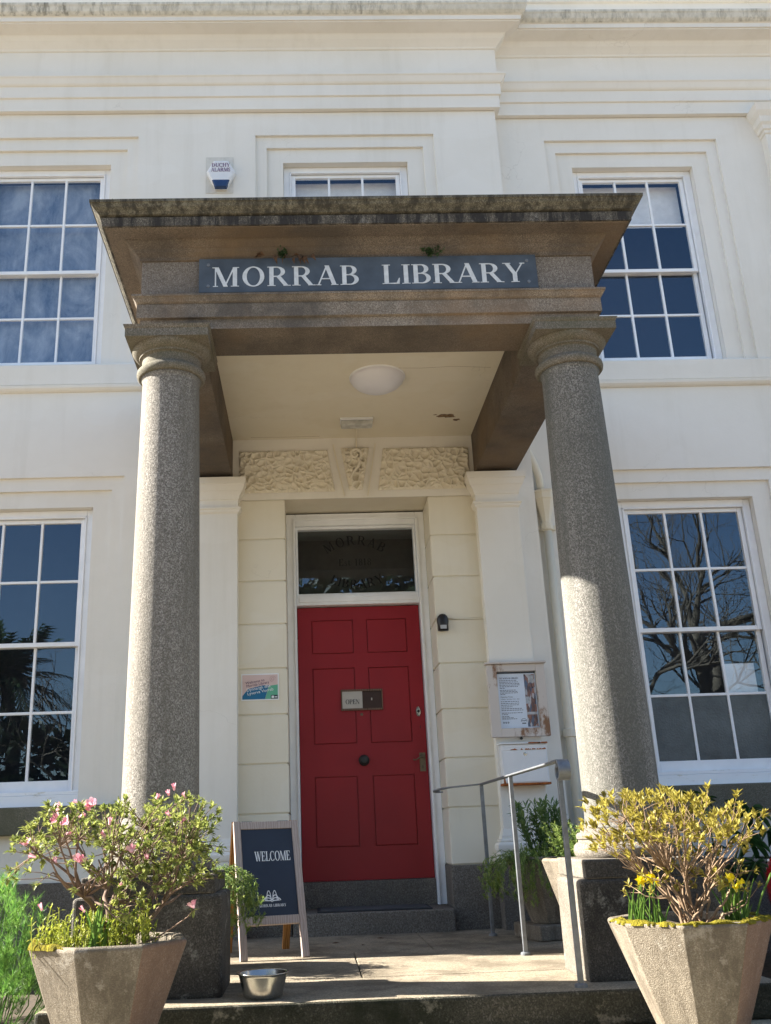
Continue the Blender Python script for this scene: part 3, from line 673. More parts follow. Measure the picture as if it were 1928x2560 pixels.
# ceiling with its cracked and flaked paint
ce = boxobj('ceiling', 'cream', P, XM - 1.052, XM + 1.052, -2.295, -.002, 3.987, 4.03)
random.seed(21)
def flake(cx, cy, r, n=13):
    pts = []
    for k in range(n):
        a = 2 * pi * k / n; q = r * random.uniform(.45, 1.15); pts.append((cx + q * 1.5 * cos(a), cy + q * sin(a), 3.9862))
    return pts
fl = MB()
for cx, cy, r in ((.76, -.45, .055), (.80, -.43, .035), (.70, -.44, .02), (.86, -.36, .025), (.66, -.47, .012)):
    p = flake(cx, cy, r); p = [(x, y, z - .0006 * (cx * 7 % 1)) for x, y, z in p]; fl.add(p, [tuple(range(len(p)))])
fl.build('flaked_patch', plain('bare_plaster', (.20, .13, .075), .95, var=.6, sc=40), ce)
for pts in ([(.25, -1.35), (.45, -1.34), (.70, -1.36), (.98, -1.33)], [(-.9, -.06), (-.6, -.05), (-.3, -.055)]):
    MB().tube([(x, y, 3.987) for x, y in pts], .0016, 4).build('ceiling_crack', plain('crack_dirt', (.34, .28, .19), .95), ce)
# columns on pedestals
YC = -2.47
for sx in (-1, 1):
    c = MB(); X = XM + sx * 1.2335
    prof = [(.226, .690), (.214, .702), (.206, .722), (.2045, .76)]
    for k in range(1, 15):
        t = k / 15; prof.append((.2045 - (.2045 - .1715) * (t ** 1.25), .76 + (3.32 - .76) * t))
    prof += [(.1715, 3.325), (.174, 3.345), (.183, 3.358)]
    col = c.lathe(prof, (X, YC, 0), 64).build('column', 'gr_col' if sx < 0 else 'gr_col2', P, smooth=True)
    MB().lathe([(.183, 3.3585), (.196, 3.362), (.206, 3.374), (.209, 3.390), (.206, 3.405), (.196, 3.416), (.186, 3.420), (.179, 3.426), (.178, 3.480), (.184, 3.486), (.196, 3.488), (.198, 3.500), (.206, 3.502), (.228, 3.520), (.240, 3.538), (.241, 3.549)], (X, YC, 0), 64).build('capital', 'gr_cap', col, autos=radians(35))
    h = .2465
    MB().sweep([(X - h, YC - h), (X + h, YC - h), (X + h, YC + h), (X - h, YC + h)], [(-.2, 3.5485), (0, 3.5485), (0, 3.600), (.006, 3.606), (.012, 3.622), (-.2, 3.6235)], closed=True).build('abacus', 'gr_cap', col)
    MB().lathe([(.230, .5455), (.262, .5455), (.276, .560), (.280, .583), (.274, .606), (.260, .620), (.252, .622), (.250, .634), (.258, .640), (.260, .655), (.252, .668), (.236, .672), (.234, .684), (.226, .6905)], (X, YC, 0), 64).build('base_moulding', 'gr_ped', col, autos=radians(35))
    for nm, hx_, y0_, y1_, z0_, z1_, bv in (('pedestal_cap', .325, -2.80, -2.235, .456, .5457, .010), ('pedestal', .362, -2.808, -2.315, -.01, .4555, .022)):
        pm = MB().box(X - hx_, X + hx_, y0_, y1_, z0_, z1_); pm.m = [0, 0, 1, 0, 0, 1]; pm.build(nm, ['gr_ped', 'gr_ped_dark'], P, bevel=bv, seg=3)  # darker granite on the front and right-hand faces, paler on the rest

# crust of pale lichen and grit along the top edge of the portico cornice
random.seed(91); lc = MB()
for k in range(420):
    t = random.random(); e = .262 + random.uniform(-.02, .012)
    x, y = (XM + random.uniform(-1.68, 1.68), -2.648 - e) if t < .7 else ((XM - 1.405 - e) if random.random() < .5 else (XM + 1.405 + e), random.uniform(-2.9, -.05))
    r = random.uniform(.004, .013); z = 4.356; o = [Vector((cos(a) * r * random.uniform(.6, 1.3), sin(a) * r * random.uniform(.6, 1.3), 0)) for a in (0, 1.26, 2.5, 3.77, 5.0)]
    b = Vector((x, y, z)); lc.add([b + q for q in o] + [b + Vector((0, 0, r * random.uniform(.5, 1.1)))], [(0, 1, 5), (1, 2, 5), (2, 3, 5), (3, 4, 5), (4, 0, 5)])
lc.build('lichen_crust', plain('pale_lichen', (.36, .36, .32), .95, var=.4, sc=30), P, kind='stuff')
# ================================================================== THINGS FIXED TO THE BUILDING
# slate name board
sg = thing('name_board', 'slate board with white letters MORRAB LIBRARY on the portico frieze', 'sign', (-.014, -2.65, 3.855))
MB().box(-1.048, 1.048, -.030, .004, 0, .238).build('slate_panel', 'slate', sg, bevel=.003)
pl = MB(); polys_mesh(pl, lettering('MORRAB', .136, width=.905, track=.10), lambda u, v, d: (-.513 + u, -.0302 - d, .040 + v))
pl.build('lettering', 'ltr_w', sg); pl = MB(); polys_mesh(pl, lettering('LIBRARY', .136, width=.888, track=.06), lambda u, v, d: (.525 + u, -.0302 - d, .042 + v))
pl.build('lettering', 'ltr_w', sg)
for x, z in ((-.99, .045), (-.99, .195), (.99, .045), (.99, .195)):
    MB().lathe([(.011, 0), (.010, .004), (0, .005)], seg=12).xform(Matrix.Translation((x, -.030, z)) @ Matrix.Rotation(pi / 2, 4, 'X')).build('screw', 'steel', sg)

# burglar alarm box
al = thing('alarm_box', 'white and blue burglar alarm box high on the wall', 'alarm', (-1.178, -.001, 6.585))
hx = [(-.140, .175), (-.070, .307), (.070, .307), (.140, .175), (.055, .0), (-.055, .0)]
def hexbody(pts, y0, y1, ins):
    c = (sum(p[0] for p in pts) / len(pts), sum(p[1] for p in pts) / len(pts)); n = len(pts)
    a = [(x, y0, z) for x, z in pts]; b = [(x, y1 + .015, z) for x, z in pts]; d = [(c[0] + (x - c[0]) * ins, y1, c[1] + (z - c[1]) * ins) for x, z in pts]
    fs = [(i, (i + 1) % n, n + (i + 1) % n, n + i) for i in range(n)] + [(n + i, n + (i + 1) % n, 2 * n + (i + 1) % n, 2 * n + i) for i in range(n)] + [tuple(range(2 * n, 3 * n))]
    return MB().add(a + b + d, fs)
hexbody(hx, 0, -.065, .84).build('case', 'boxwhite', al, bevel=.004)
hexbody([(-.085, .078), (.085, .078), (.057, -.006), (-.057, -.006)], -.03, -.076, .85).build('strobe', plain('blue_lens', (.02, .05, .14), .25), al, bevel=.003)
PUR = plain('purple_print', (.16, .07, .18), .6)
pl = MB(); polys_mesh(pl, lettering('DUCHY', .042, width=.175), lambda u, v, d: (u, -.0655 - d, .226 + v)).build('lettering', PUR, al); pl = MB(); polys_mesh(pl, lettering('ALARMS', .042, width=.182), lambda u, v, d: (u, -.0655 - d, .172 + v))
pl.build('lettering', PUR, al)
boxobj('back_patch', plain('old_paint_patch', (.62, .60, .55), .8), al, -.15, .117, -.004, .0, -.03, .385)

# ceiling light and emergency light in the porch
cl = thing('ceiling_light', 'round opal glass ceiling light under the portico', 'light', (.130, -1.20, 3.987))
MB().lathe([(.0, -.118), (.06, -.114), (.12, -.098), (.17, -.068), (.20, -.034), (.208, -.012), (.205, -.006)][::1], seg=56).build('diffuser', 'diff', cl, smooth=True)
MB().lathe([(.198, -.012), (.214, -.010), (.214, .001)], seg=56, caps=False).build('base_ring', 'white', cl, smooth=True)
el = thing('emergency_light', 'small white bulkhead light on the porch ceiling above the keystone', 'light', (.006, -.40, 3.987))
MB().box(-.138, .138, -.052, .052, -.022, .001).build('base', 'boxwhite', el, bevel=.004)
MB().box(-.132, .132, -.046, .046, -.066, -.022).build('lens', plain('frosted_lens', (.50, .50, .47), .4, var=.25, sc=18), el, bevel=.010, seg=3)
MB().tube([(.012, .05, -.008), (.014, .385, -.008), (.014, .392, -.02), (.014, .392, -.10)], .007, 6).build('conduit', 'cream', el)

# motion sensor and its cable
ms = thing('motion_sensor', 'black motion sensor on the rusticated wall right of the door', 'sensor', (.668, 0, 2.248))
MB().lathe([(.0, .142), (.022, .137), (.038, .122), (.047, .10), (.049, .075), (.044, .05), (.043, .001), (0, 0)], seg=24).xform(Matrix.Translation((0, -.035, 0)) @ Matrix.Diagonal((1, .75, 1, 1))).build('housing', 'black', ms, smooth=True)
boxobj('lens', plain('grey_lens', (.42, .43, .44), .3), ms, -.026, .024, -.0712, -.060, .012, .042)
MB().tube([(.045, -.006, .104), (.27, -.006, .100), (.325, -.006, .100), (.345, -.006, .106), (.355, -.006, .13), (.356, -.006, .30), (.352, -.006, .75), (.350, -.006, 1.0)], .006, 6).build('cable', 'cream', ms, smooth=True)

# bilingual welcome plaque
wp = thing('welcome_plaque', 'pink, blue and green bilingual welcome plaque left of the door', 'sign', (-.987, -.0005, 1.734))
MB().box(0, .302, -.006, 0, 0, .212).build('backing', 'pure_w', wp)
pp = lambda u, v, d: (u, -.0062 - d, v)
m = MB(); polys_mesh(m, [[(.009, .009), (.293, .009), (.293, .203), (.009, .203)]], pp, .0004); m.build('pink_panel', plain('pink_print', (.66, .50, .47), .35, var=.03), wp)
m = MB(); polys_mesh(m, [[(.009, .009), (.190, .009), (.222, .118), (.170, .118), (.055, .092), (.030, .062), (.009, .036)]], pp, .0009); m.build('blue_panel', plain('blue_print', (.015, .15, .30), .35, var=.05), wp)
m = MB(); polys_mesh(m, [[(.191, .009), (.293, .009), (.293, .123), (.2225, .113)]], pp, .0009); m.build('green_panel', plain('green_print', (.13, .42, .28), .35, var=.05), wp)
m = MB(); polys_mesh(m, [[(.237, .010), (.2928, .010), (.2928, .040), (.237, .040)]], pp, .0015); m.build('dark_panel', plain('dark_print', (.03, .05, .06), .4), wp)
rotp = lambda x0, z0, a: (lambda u, v, d: (x0 + u * cos(a) - v * sin(a), -.0062 - d, z0 + u * sin(a) + v * cos(a)))
PL = plain('plum_print', (.10, .035, .10), .5)
polys_mesh(MB(), sans('Welcome to', .030), rotp(.036, .127, .17), .0013).build('lettering', PL, wp); polys_mesh(MB(), sans('Morrab Library', .030), rotp(.042, .103, .17), .0013).build('lettering', PL, wp)
for tx, a_, b_ in (('Dynnargh dhe', .045, .071), ('Lyverva Vorrab', .050, .041)): polys_mesh(MB(), sans(tx, .034), rotp(a_, b_, .17), .0017, eps=.00006).build('lettering', 'pure_w', wp)
m = MB()
polys_mesh(m, [[(.243, .016), (.262, .016), (.262, .034), (.243, .034)], [(.267, .020), (.288, .020), (.288, .028), (.267, .028)]], pp, .0022); m.build('partner_marks', 'pure_w', wp, kind='stuff')
m = MB(); polys_mesh(m, ring(.253, .168, .012, .012, .009, .009, 0, 2 * pi, 20), pp, .0012); polys_mesh(m, ring(.253, .168, .024, .024, .021, .021, .3, 4.6, 20), pp, .0012); m.build('seal', plain('faded_print', (.44, .28, .27), .5), wp)

# notice case
nc = thing('notice_case', 'weathered wooden notice case with library opening poster on the right pilaster', 'notice board', (1.205, -.10, 1.375))
m = MB().box(-.230, -.153, -.062, .0, 0, .565).box(.160, .232, -.062, .0, 0, .565).box(-.153, .160, -.062, .0, 0, .066).box(-.153, .160, -.062, .0, .508, .565)
m.build('frame', 'casewood', nc, bevel=.003)
MB().box(-.242, .244, -.085, .0, .566, .582).build('rain_cap', 'casewood', nc, bevel=.003)
MB().box(-.153, .160, -.020, .0, .066, .508).build('back_panel', 'black', nc)
po = MB().box(-.150, .157, -.024, -.021, .068, .494).build('poster', plain('poster_paper', (.66, .72, .82), .6, var=.02), nc)
ip = lambda u, v, d: (u, -.0242 - d, v)
m = MB(); polys_mesh(m, lettering('THE MORRAB LIBRARY', .0125, width=.155), lambda u, v, d: (-.055 + u, -.0242 - d, .452 + v), .0006)
random.seed(3)
rows = [(.438, .13), (.426, .145), (.414, .155), (.402, .15), (.390, .15), (.378, .03), (.362, .13), (.351, .14), (.340, .14), (.329, .03)] 
rows2 = [(.273, .14), (.259, .14), (.246, .13), (.232, .09), (.218, .15), (.205, .175), (.184, .165), (.172, .04), (.157, .05), (.147, .07), (.138, .11)]
for z, w_ in rows + rows2:
    x = -.132
    while x < -.132 + w_:
        l = random.uniform(.008, .022); polys_mesh(m, [[(x, z), (x + l, z), (x + l, z + .0042), (x, z + .0042)]], ip, .0006); x += l + .004
polys_mesh(m, sans('Opening Times', .016), lambda u, v, d: (-.132 + u, -.0242 - d, .306 + v), .0006)
polys_mesh(m, sans('Tuesday - Saturday, 11am - 4pm', .0115), lambda u, v, d: (-.132 + u, -.0242 - d, .290 + v), .0006)
for k in range(3): polys_mesh(m, ring(-.122 + k * .018, .112, .007, .007, .003, .003, 0, 2 * pi, 8), ip, .0006)
polys_mesh(m, ring(.038, .118, .024, .024, .021, .021, .0, pi, 12), ip, .0006); polys_mesh(m, rect(.022, .100, .054, .108) + ring(.030, .118, .010, .010, .006, .006, 0, pi, 8) + ring(.046, .118, .010, .010, .006, .006, 0, pi, 8), ip, .0006)
m.build('poster_print', plain('poster_ink', (.045, .05, .075), .7), nc)
def bookshelf():
    g = G('bookshelf_photo'); v = g.vor(1.0, g.co((75, 1, 26))); s = g.n('SeparateColor', {0: v})
    a = g.mix(s.outputs[0], (.035, .02, .02), (.32, .14, .09)); a = g.mix(g.ramp(s.outputs[1], .72, .76), a, (.50, .47, .48)); a = g.mix(g.ramp(s.outputs[2], .76, .8), a, (.08, .10, .16))
    g.col(a); return g.set(.5)
m = MB(); polys_mesh(m, [[(.067, .076), (.150, .076), (.150, .486), (.067, .486)]], ip, .0005); m.build('poster_photo', bookshelf(), nc)
m = MB(); polys_mesh(m, [[(.100, .42), (.145, .42), (.145, .48), (.100, .48)], [(.07, .17), (.148, .17), (.148, .19), (.07, .19)], [(.068, .255), (.10, .255), (.10, .31), (.068, .31)]], ip, .0011); m.build('poster_photo', plain('photo_light', (.42, .43, .45), .5, var=.3, sc=60), nc)
MB().box(-.153, .160, -.050, -.046, .066, .508).build('case_glass', 'glass_clear', nc)
MB().lathe([(.010, 0), (.012, .006), (0, .008)], seg=12).xform(Matrix.Translation((.0, -.040, -.012)) @ Matrix.Rotation(pi / 2, 4, 'X')).tube([(0, -.03, -.012), (0, .001, -.012)], .005, 6).build('catch', 'iron', nc)

# letter box
lb = thing('letter_box', 'white enamel letter box with rusted edges below the notice case', 'letter box', (1.205, -.10, 1.015))
MB().box(-.178, .178, -.10, .0, .006, .300).build('body', 'boxwhite', lb, bevel=.006)
MB().box(-.186, .186, -.112, .0, -.004, .012).build('bottom_edge', 'rust', lb, bevel=.003)
MB().box(-.188, .188, -.118, .0, .300, .312).build('lid', 'boxwhite', lb, bevel=.003)
MB().box(-.168, .168, -.106, -.099, .018, .248).build('door', 'boxwhite', lb, bevel=.003)
MB().box(-.168, .168, -.104, -.099, .256, .296).build('flap', 'boxwhite', lb, bevel=.002)
rr = MB(); random.seed(11)
for k in range(46):
    x = random.uniform(-.10, .166) if k % 3 else random.uniform(.0, .16); h_ = random.uniform(.003, .013); q = .0005 + .0002 * (k % 9)
    polys_mesh(rr, [[(x - .008, .2562), (x + .008, .2562), (x + .003, .2562 + h_), (x - .005, .2562 + h_ * .7)]], lambda u, v, d: (u, -.1045 - d, v), q)
for k in range(26):
    x = random.uniform(.03, .18); polys_mesh(rr, [[(x - .010, .301), (x + .010, .301), (x + .008, .3115), (x - .006, .311)]], lambda u, v, d: (u, -.1183 - d, v), .0004 + .0002 * (k % 7))
for k in range(8): polys_mesh(rr, [[(-.178 + k * .001, .012), (-.160 - k * .001, .012), (-.166, .05 - k * .004), (-.176, .06 - k * .005)]], lambda u, v, d: (u, -.1065 - d, v), .0004 + .0002 * k)
rr.build('rust_patch', 'rust', lb)
MB().lathe([(.013, 0), (.013, .004), (.006, .005), (0, .005)], seg=16).xform(Matrix.Translation((.005, -.106, .226)) @ Matrix.Rotation(pi / 2, 4, 'X')).build('lock', 'steel_b', lb)

# downpipe with hopper head
dp = thing('downpipe', 'cream painted downpipe with hopper head beside the right pilaster', 'downpipe', (1.64, YR - .06, GZ))
def dz(z): return z - GZ
MB().lathe([(.036, dz(-.3)), (.036, dz(3.13))], seg=20).build('pipe', 'cream', dp, smooth=True)
MB().lathe([(.040, dz(3.12)), (.052, dz(3.125)), (.054, dz(3.15)), (.040, dz(3.165)), (.042, dz(3.20)), (.050, dz(3.24)), (.075, dz(3.33)), (.092, dz(3.38)), (.098, dz(3.385)), (.100, dz(3.44)), (.106, dz(3.445)), (.106, dz(3.465)), (.09, dz(3.465)), (.085, dz(3.42)), (0, dz(3.42))], seg=8, rot=pi / 8).build('hopper_head', 'cream', dp, bevel=.003)
MB().tube([(-.17, .01, dz(4.02)), (-.125, .0, dz(3.90)), (-.085, .0, dz(3.80)), (-.05, .0, dz(3.70)), (-.025, 0, dz(3.60)), (-.018, 0, dz(3.40))], .034, 14).build('inlet_pipe', 'cream', dp, smooth=True)
for z in (3.145, 1.41):
    MB().lathe([(.036, dz(z - .035)), (.050, dz(z - .03)), (.050, dz(z + .03)), (.036, dz(z + .035))], seg=20, caps=False).box(-.085, .085, .025, .061, dz(z - .02), dz(z + .02)).build('bracket', 'cream', dp, bevel=.002)

# handrail
hr_ = thing('handrail', 'grey steel handrail with scroll end from the porch step to the door', 'handrail', (.785, -2.93, 0))
L = lambda x, y, z: (x - .785, y + 2.93, z)
for x, y in ((.785, -2.93), (.790, -1.667), (.797, -.534)):
    MB().box(x - .785 - .0125, x - .785 + .0125, y + 2.93 - .0125, y + 2.93 + .0125, .0, 1.008).build('post', 'steel', hr_, bevel=.003)
    MB().lathe([(.030, 0), (.030, .012), (.022, .018), (.0, .018)], L(x, y, 0), 16).build('base_collar', 'steel', hr_)
pts = [L(.565, -.005, .985), L(.54, -.035, .985), L(.515, -.075, .989), L(.512, -.10, .995), L(.54, -.13, 1.003), L(.60, -.22, 1.01), L(.70, -.38, 1.012), L(.775, -.50, 1.013), L(.797, -.56, 1.013), L(.790, -1.667, 1.013), L(.785, -2.90, 1.013)]
MB().ribbon(pts, (1, 0, 0), .042, .010).build('top_rail', 'steel', hr_, bevel=.002)
sc_ = []
for k in range(31):
    a = pi / 2 + k / 30 * radians(400); r = .052 - .030 * k / 30
    sc_.append(L(.785, -3.0, .961)) if False else sc_.append((0, -.07 + r * cos(a) * 1.0, .961 + r * sin(a)))
sc_ = [(0, .03, 1.013)] + sc_
MB().ribbon(sc_, (1, 0, 0), .060, .009).build('scroll', 'steel', hr_, bevel=.002)

# ================================================================== THINGS STANDING IN THE PORCH
# A-board
ab = thing('a_board', 'wooden framed chalkboard A-board reading WELCOME beside the red door', 'a-board', (-.755, -1.135, 0), radians(15))
H_ = .80; tilt = math.atan2(.245, H_)
def leaf_frame(sgn, wmat, hinge):
    Mx = Matrix.Translation((0, 0, H_)) @ Matrix.Rotation(sgn * tilt, 4, 'X')   # local: z down negative, y thickness
    l = H_ / cos(tilt)
    f = MB().box(-.215, -.170, -.016, .016, -l, .0).box(.170, .215, -.016, .016, -l, 0).box(-.170, .170, -.014, .014, -.052, -.004).box(-.170, .170, -.014, .014, -.640, -.588)
    return f.xform(Mx), Mx
f, Mf = leaf_frame(-1, 'wood', 0); f.xform(Matrix.Translation((0, -.018, 0))); Mf = Matrix.Translation((0, -.018, 0)) @ Mf
f.build('front_frame', 'wood', ab, bevel=.003)
MB().box(-.171, .171, -.006, .008, -.590, -.050).xform(Mf).build('chalkboard', 'board', ab)
bpl = lambda x0, z0: (lambda u, v, d: tuple(Mf @ Vector((x0 + u, -.0062 - d, z0 + v))))
polys_mesh(MB(), lettering('WELCOME', .060, width=.235, track=.03), bpl(.03, -.255), .0008).build('lettering', 'pure_w', ab)
m = MB(); polys_mesh(m, lettering('MORRAB LIBRARY', .0165, width=.172, track=.06), bpl(.008, -.535), .0008); m.build('lettering', 'pure_w', ab); m = MB()
lg = []
for s_ in (-1, 1):
    for rx, ry, th_, x0 in ((.016, .062, .005, .019), (.022, .036, .006, .022), (.030, .020, .006, .028)):
        for q in ring(s_ * x0 * 1.0, 0, rx, ry, rx - th_, ry - th_, 0, pi, 14): lg.append([(u, v) for u, v in q])
    lg += [[(s_ * .004, -.003), (s_ * .050, -.001), (s_ * .048, .003), (s_ * .004, .004)]]
lg += ring(0, -.002, .008, .006, .004, .003, pi, 2 * pi, 8)
polys_mesh(m, [[(u, v) for u, v in q] for q in lg], bpl(.006, -.498), .0008); m.build('book_emblem', 'pure_w', ab)
f, Mb = leaf_frame(1, 'wood_o', 0); f.xform(Matrix.Translation((0, .018, 0))); f.build('back_frame', 'wood_o', ab, bevel=.003)
MB().box(-.171, .171, -.008, .006, -.590, -.050).xform(Matrix.Translation((0, .018, 0)) @ Mb).build('chalkboard', 'black', ab)
for x in (-.12, .12): MB().box(x - .03, x + .03, -.022, .022, H_ - .002, H_ + .003).build('hinge', 'steel', ab)
MB().tube([(-.216, -.10, .40), (-.217, 0, .385), (-.216, .10, .40)], .003, 5).build('chain', 'steel', ab)

# dog bowl
bw = thing('dog_bowl', 'stainless steel dog bowl on the porch step', 'bowl', (-.690, -2.855, 0)); bw.scale = (1.14, 1.14, 1.08)
MB().lathe([(.0, .003), (.074, .003), (.080, .008), (.082, .020), (.098, .088), (.100, .096), (.108, .098), (.109, .101), (.102, .102), (.097, .098), (.078, .02), (.07, .010), (0, .009)], seg=48).build('bowl', 'steel_b', bw, smooth=True)
MB().lathe([(.0, .062), (.088, .062)], seg=40, caps=False).build('water', plain('water', (.10, .13, .16), .03), bw)

# door mat
dm = thing('door_mat', 'dark rubber-edged mat lying on the threshold step', 'mat', (0.01, .12, .155))
MB().box(-.43, .43, -.20, .22, 0, .010).build('edge', 'blackmat', dm, bevel=.004)
MB().box(-.405, .405, -.175, .195, .008, .014).build('pile', plain('grey_pile', (.075, .08, .085), .95, var=.3, sc=80, bump=.8), dm)

# fallen leaves on the porch floor
for k, (x, y) in enumerate(((.02, -.42), (-.30, -.62), (-.12, -.80))):
    m = MB().add([(0, -.03, .002), (.014, 0, .008), (0, .03, .003), (-.014, 0, .008), (0, 0, .002)], [(0, 1, 4), (1, 2, 4), (2, 3, 4), (3, 0, 4)])
    o = m.build('dead_leaf', 'deadleaf', None, loc=(x, y, .0)); o.rotation_euler = (0, 0, 1.2 + k * .8)
    tag(o, 'small brown dead leaf lying on the porch floor', 'leaf', 'dead leaves on the porch floor')
# ================================================================== BEDS AND KERB
tag(boxobj('flower_bed', 'soil', None, -7, -1.93, -3.4, -.04, GZ - .05, -.20), 'dark soil bed along the left wall', kind='structure')
tag(boxobj('flower_bed', 'soil', None, 1.64, 3.2, -2.53, -.0, GZ - .05, -.24), 'dark soil bed along the right wall', kind='structure')
kb = MB().box(1.64, 3.3, -2.76, -2.54, GZ - .05, -.155).build('kerb', ['kerb'], None, bevel=.015, seg=3); tag(kb, 'mossy stone kerb edging the right bed', kind='structure')

# ================================================================== PLANTERS
def oct_r(a, rot, R):
    t = ((a - rot) % (pi / 4)) - pi / 8
    return R * cos(pi / 8) / cos(t)
def planter(loc, rot, label, sc=1.0, hz=1.0, rust=None, moss=(), seed=0):
    t = thing('concrete_planter', label, 'planter', loc, 0, 'octagonal concrete planters')
    prof = [(.150, 0.0), (.165, .004), (.250, .222), (.334, .440), (.341, .458), (.336, .468), (.325, .472), (.288, .470), (.280, .455), (.272, .40)]
    prof = [(r * sc, z * hz) for r, z in prof]
    def mf(k, i):
        a = (2 * pi * (k + .5) / 8 + rot - (rust if rust is not None else 99) + pi) % (2 * pi) - pi
        return 1 if (rust is not None and abs(a) < pi / 8 and i < 5) else 0
    m = MB().lathe(prof, seg=8, rot=rot, mfun=mf); m.build('pot', ['conc', 'conc_rust'], t, bevel=.008, seg=3)
    random.seed(seed)
    s = MB(); n = 26; vs = [(0, 0, .435 * hz)]; 
    for r in (.12, .21, .277):
        for k in range(n):
            a = 2 * pi * k / n; q = oct_r(a, rot, r * sc); vs.append((q * cos(a), q * sin(a), .43 * hz + random.uniform(-.012, .014)))
    fs = [(0, 1 + k, 1 + (k + 1) % n) for k in range(n)] + [(1 + i * n + k, 1 + (i + 1) * n + k, 1 + (i + 1) * n + (k + 1) % n, 1 + i * n + (k + 1) % n) for i in range(2) for k in range(n)]
    s.add(vs, fs).build('soil', 'soil', t, smooth=True)
    for a0, a1, thr in moss:
        na = int((a1 - a0) / .018); rr = [.80, .84, .88, .91, .94, .97, .99, 1.008, 1.014]; vs = []; fs = []
        for i in range(na + 1):
            a = a0 + (a1 - a0) * i / na; e = min(1, min(i, na - i) / 14)
            for j, q in enumerate(rr):
                R = oct_r(a, rot, .341 * sc) * q
                p = Vector((cos(a) * R * 22, sin(a) * R * 22, seed)); nz = noise.noise(p * .5) + .5 * noise.noise(p * 1.7) + .3 * noise.noise(p * 4)
                edge = min(1, j / 2) * e
                h = .470 * hz + (.002 + .012 * nz - thr) * edge - (1 - edge) * .012
                if j == 7: h -= .010
                if j == 8: h = .462 * hz - .010 * max(0, nz); R += .001 if nz > .05 else -.012
                if j == 7 and nz < .05: R -= .008
                if h < .470 * hz - .004 and j < 7: h = .470 * hz - .006
                vs.append((cos(a) * R, sin(a) * R, h))
        k = len(rr)
        for i in range(na):
            for j in range(k - 1): fs.append((i * k + j, i * k + j + 1, (i + 1) * k + j + 1, (i + 1) * k + j))
        MB().add(vs, fs).build('moss', 'moss', t, smooth=True, kind='stuff')
    return t
planter((-1.307, -3.40, -.15), radians(-79 + 22.5), 'octagonal concrete planter holding the pink-flowered azalea', rust=radians(-34), moss=((radians(-235), radians(-100), -.004),), seed=1)
planter((1.160, -3.40, -.15), radians(-113.4), 'octagonal concrete planter with mossy rim holding the golden azalea', rust=radians(-42), moss=((radians(-200), radians(20), -.003),), seed=2)
planter((1.165, -.80, .095), radians(20), 'octagonal concrete planter raised on a block by the right pilaster', .88, .90, seed=3)
planter((1.240, -1.72, 0), radians(5), 'octagonal concrete planter standing behind the right column pedestal', .95, 1.12, seed=4)
planter((-1.265, -1.70, 0), radians(0), 'octagonal concrete planter standing behind the left column pedestal', .95, 1.06, seed=5)
o = boxobj('planter_block', 'conc', None, -.20, .20, -.20, .20, 0, .096, bevel=.012, seg=3); o.location = (1.165, -.80, 0); o.rotation_euler = (0, 0, .25)
tag(o, 'square concrete block under the raised planter', 'block')

# ================================================================== PLANTS
def rv(s=1.0): return Vector((random.uniform(-s, s), random.uniform(-s, s), random.uniform(-s, s)))
def leaf2(mb, p, d, up, L, w, bend=.15):
    """folded leaf of four faces"""
    d = d.normalized(); s = d.cross(up)
    s = s.normalized() if s.length > 1e-5 else d.orthogonal().normalized(); n = s.cross(d)
    a = p + d * L * .5 + n * (-bend * L * .1); tip = p + d * L - n * bend * L
    vs = [p, a + s * w * .5 + n * w * .18, tip, a - s * w * .5 + n * w * .18, a]
    mb.add(vs, [(0, 1, 4), (1, 2, 4), (2, 3, 4), (3, 0, 4)])
def strand(mb, a, b, r0, r1, wig=.06, n=4, seg=5):
    pts = []; L = (b - a).length; o = rv(wig * L)
    for k in range(n + 1):
        t = k / n; pts.append(a.lerp(b, t) + o * sin(pi * t) + (rv(wig * L * .35) if 0 < k < n else Vector()))
    mb.tube(pts, [r0 + (r1 - r0) * k / n for k in range(n + 1)], seg, caps=False); return pts
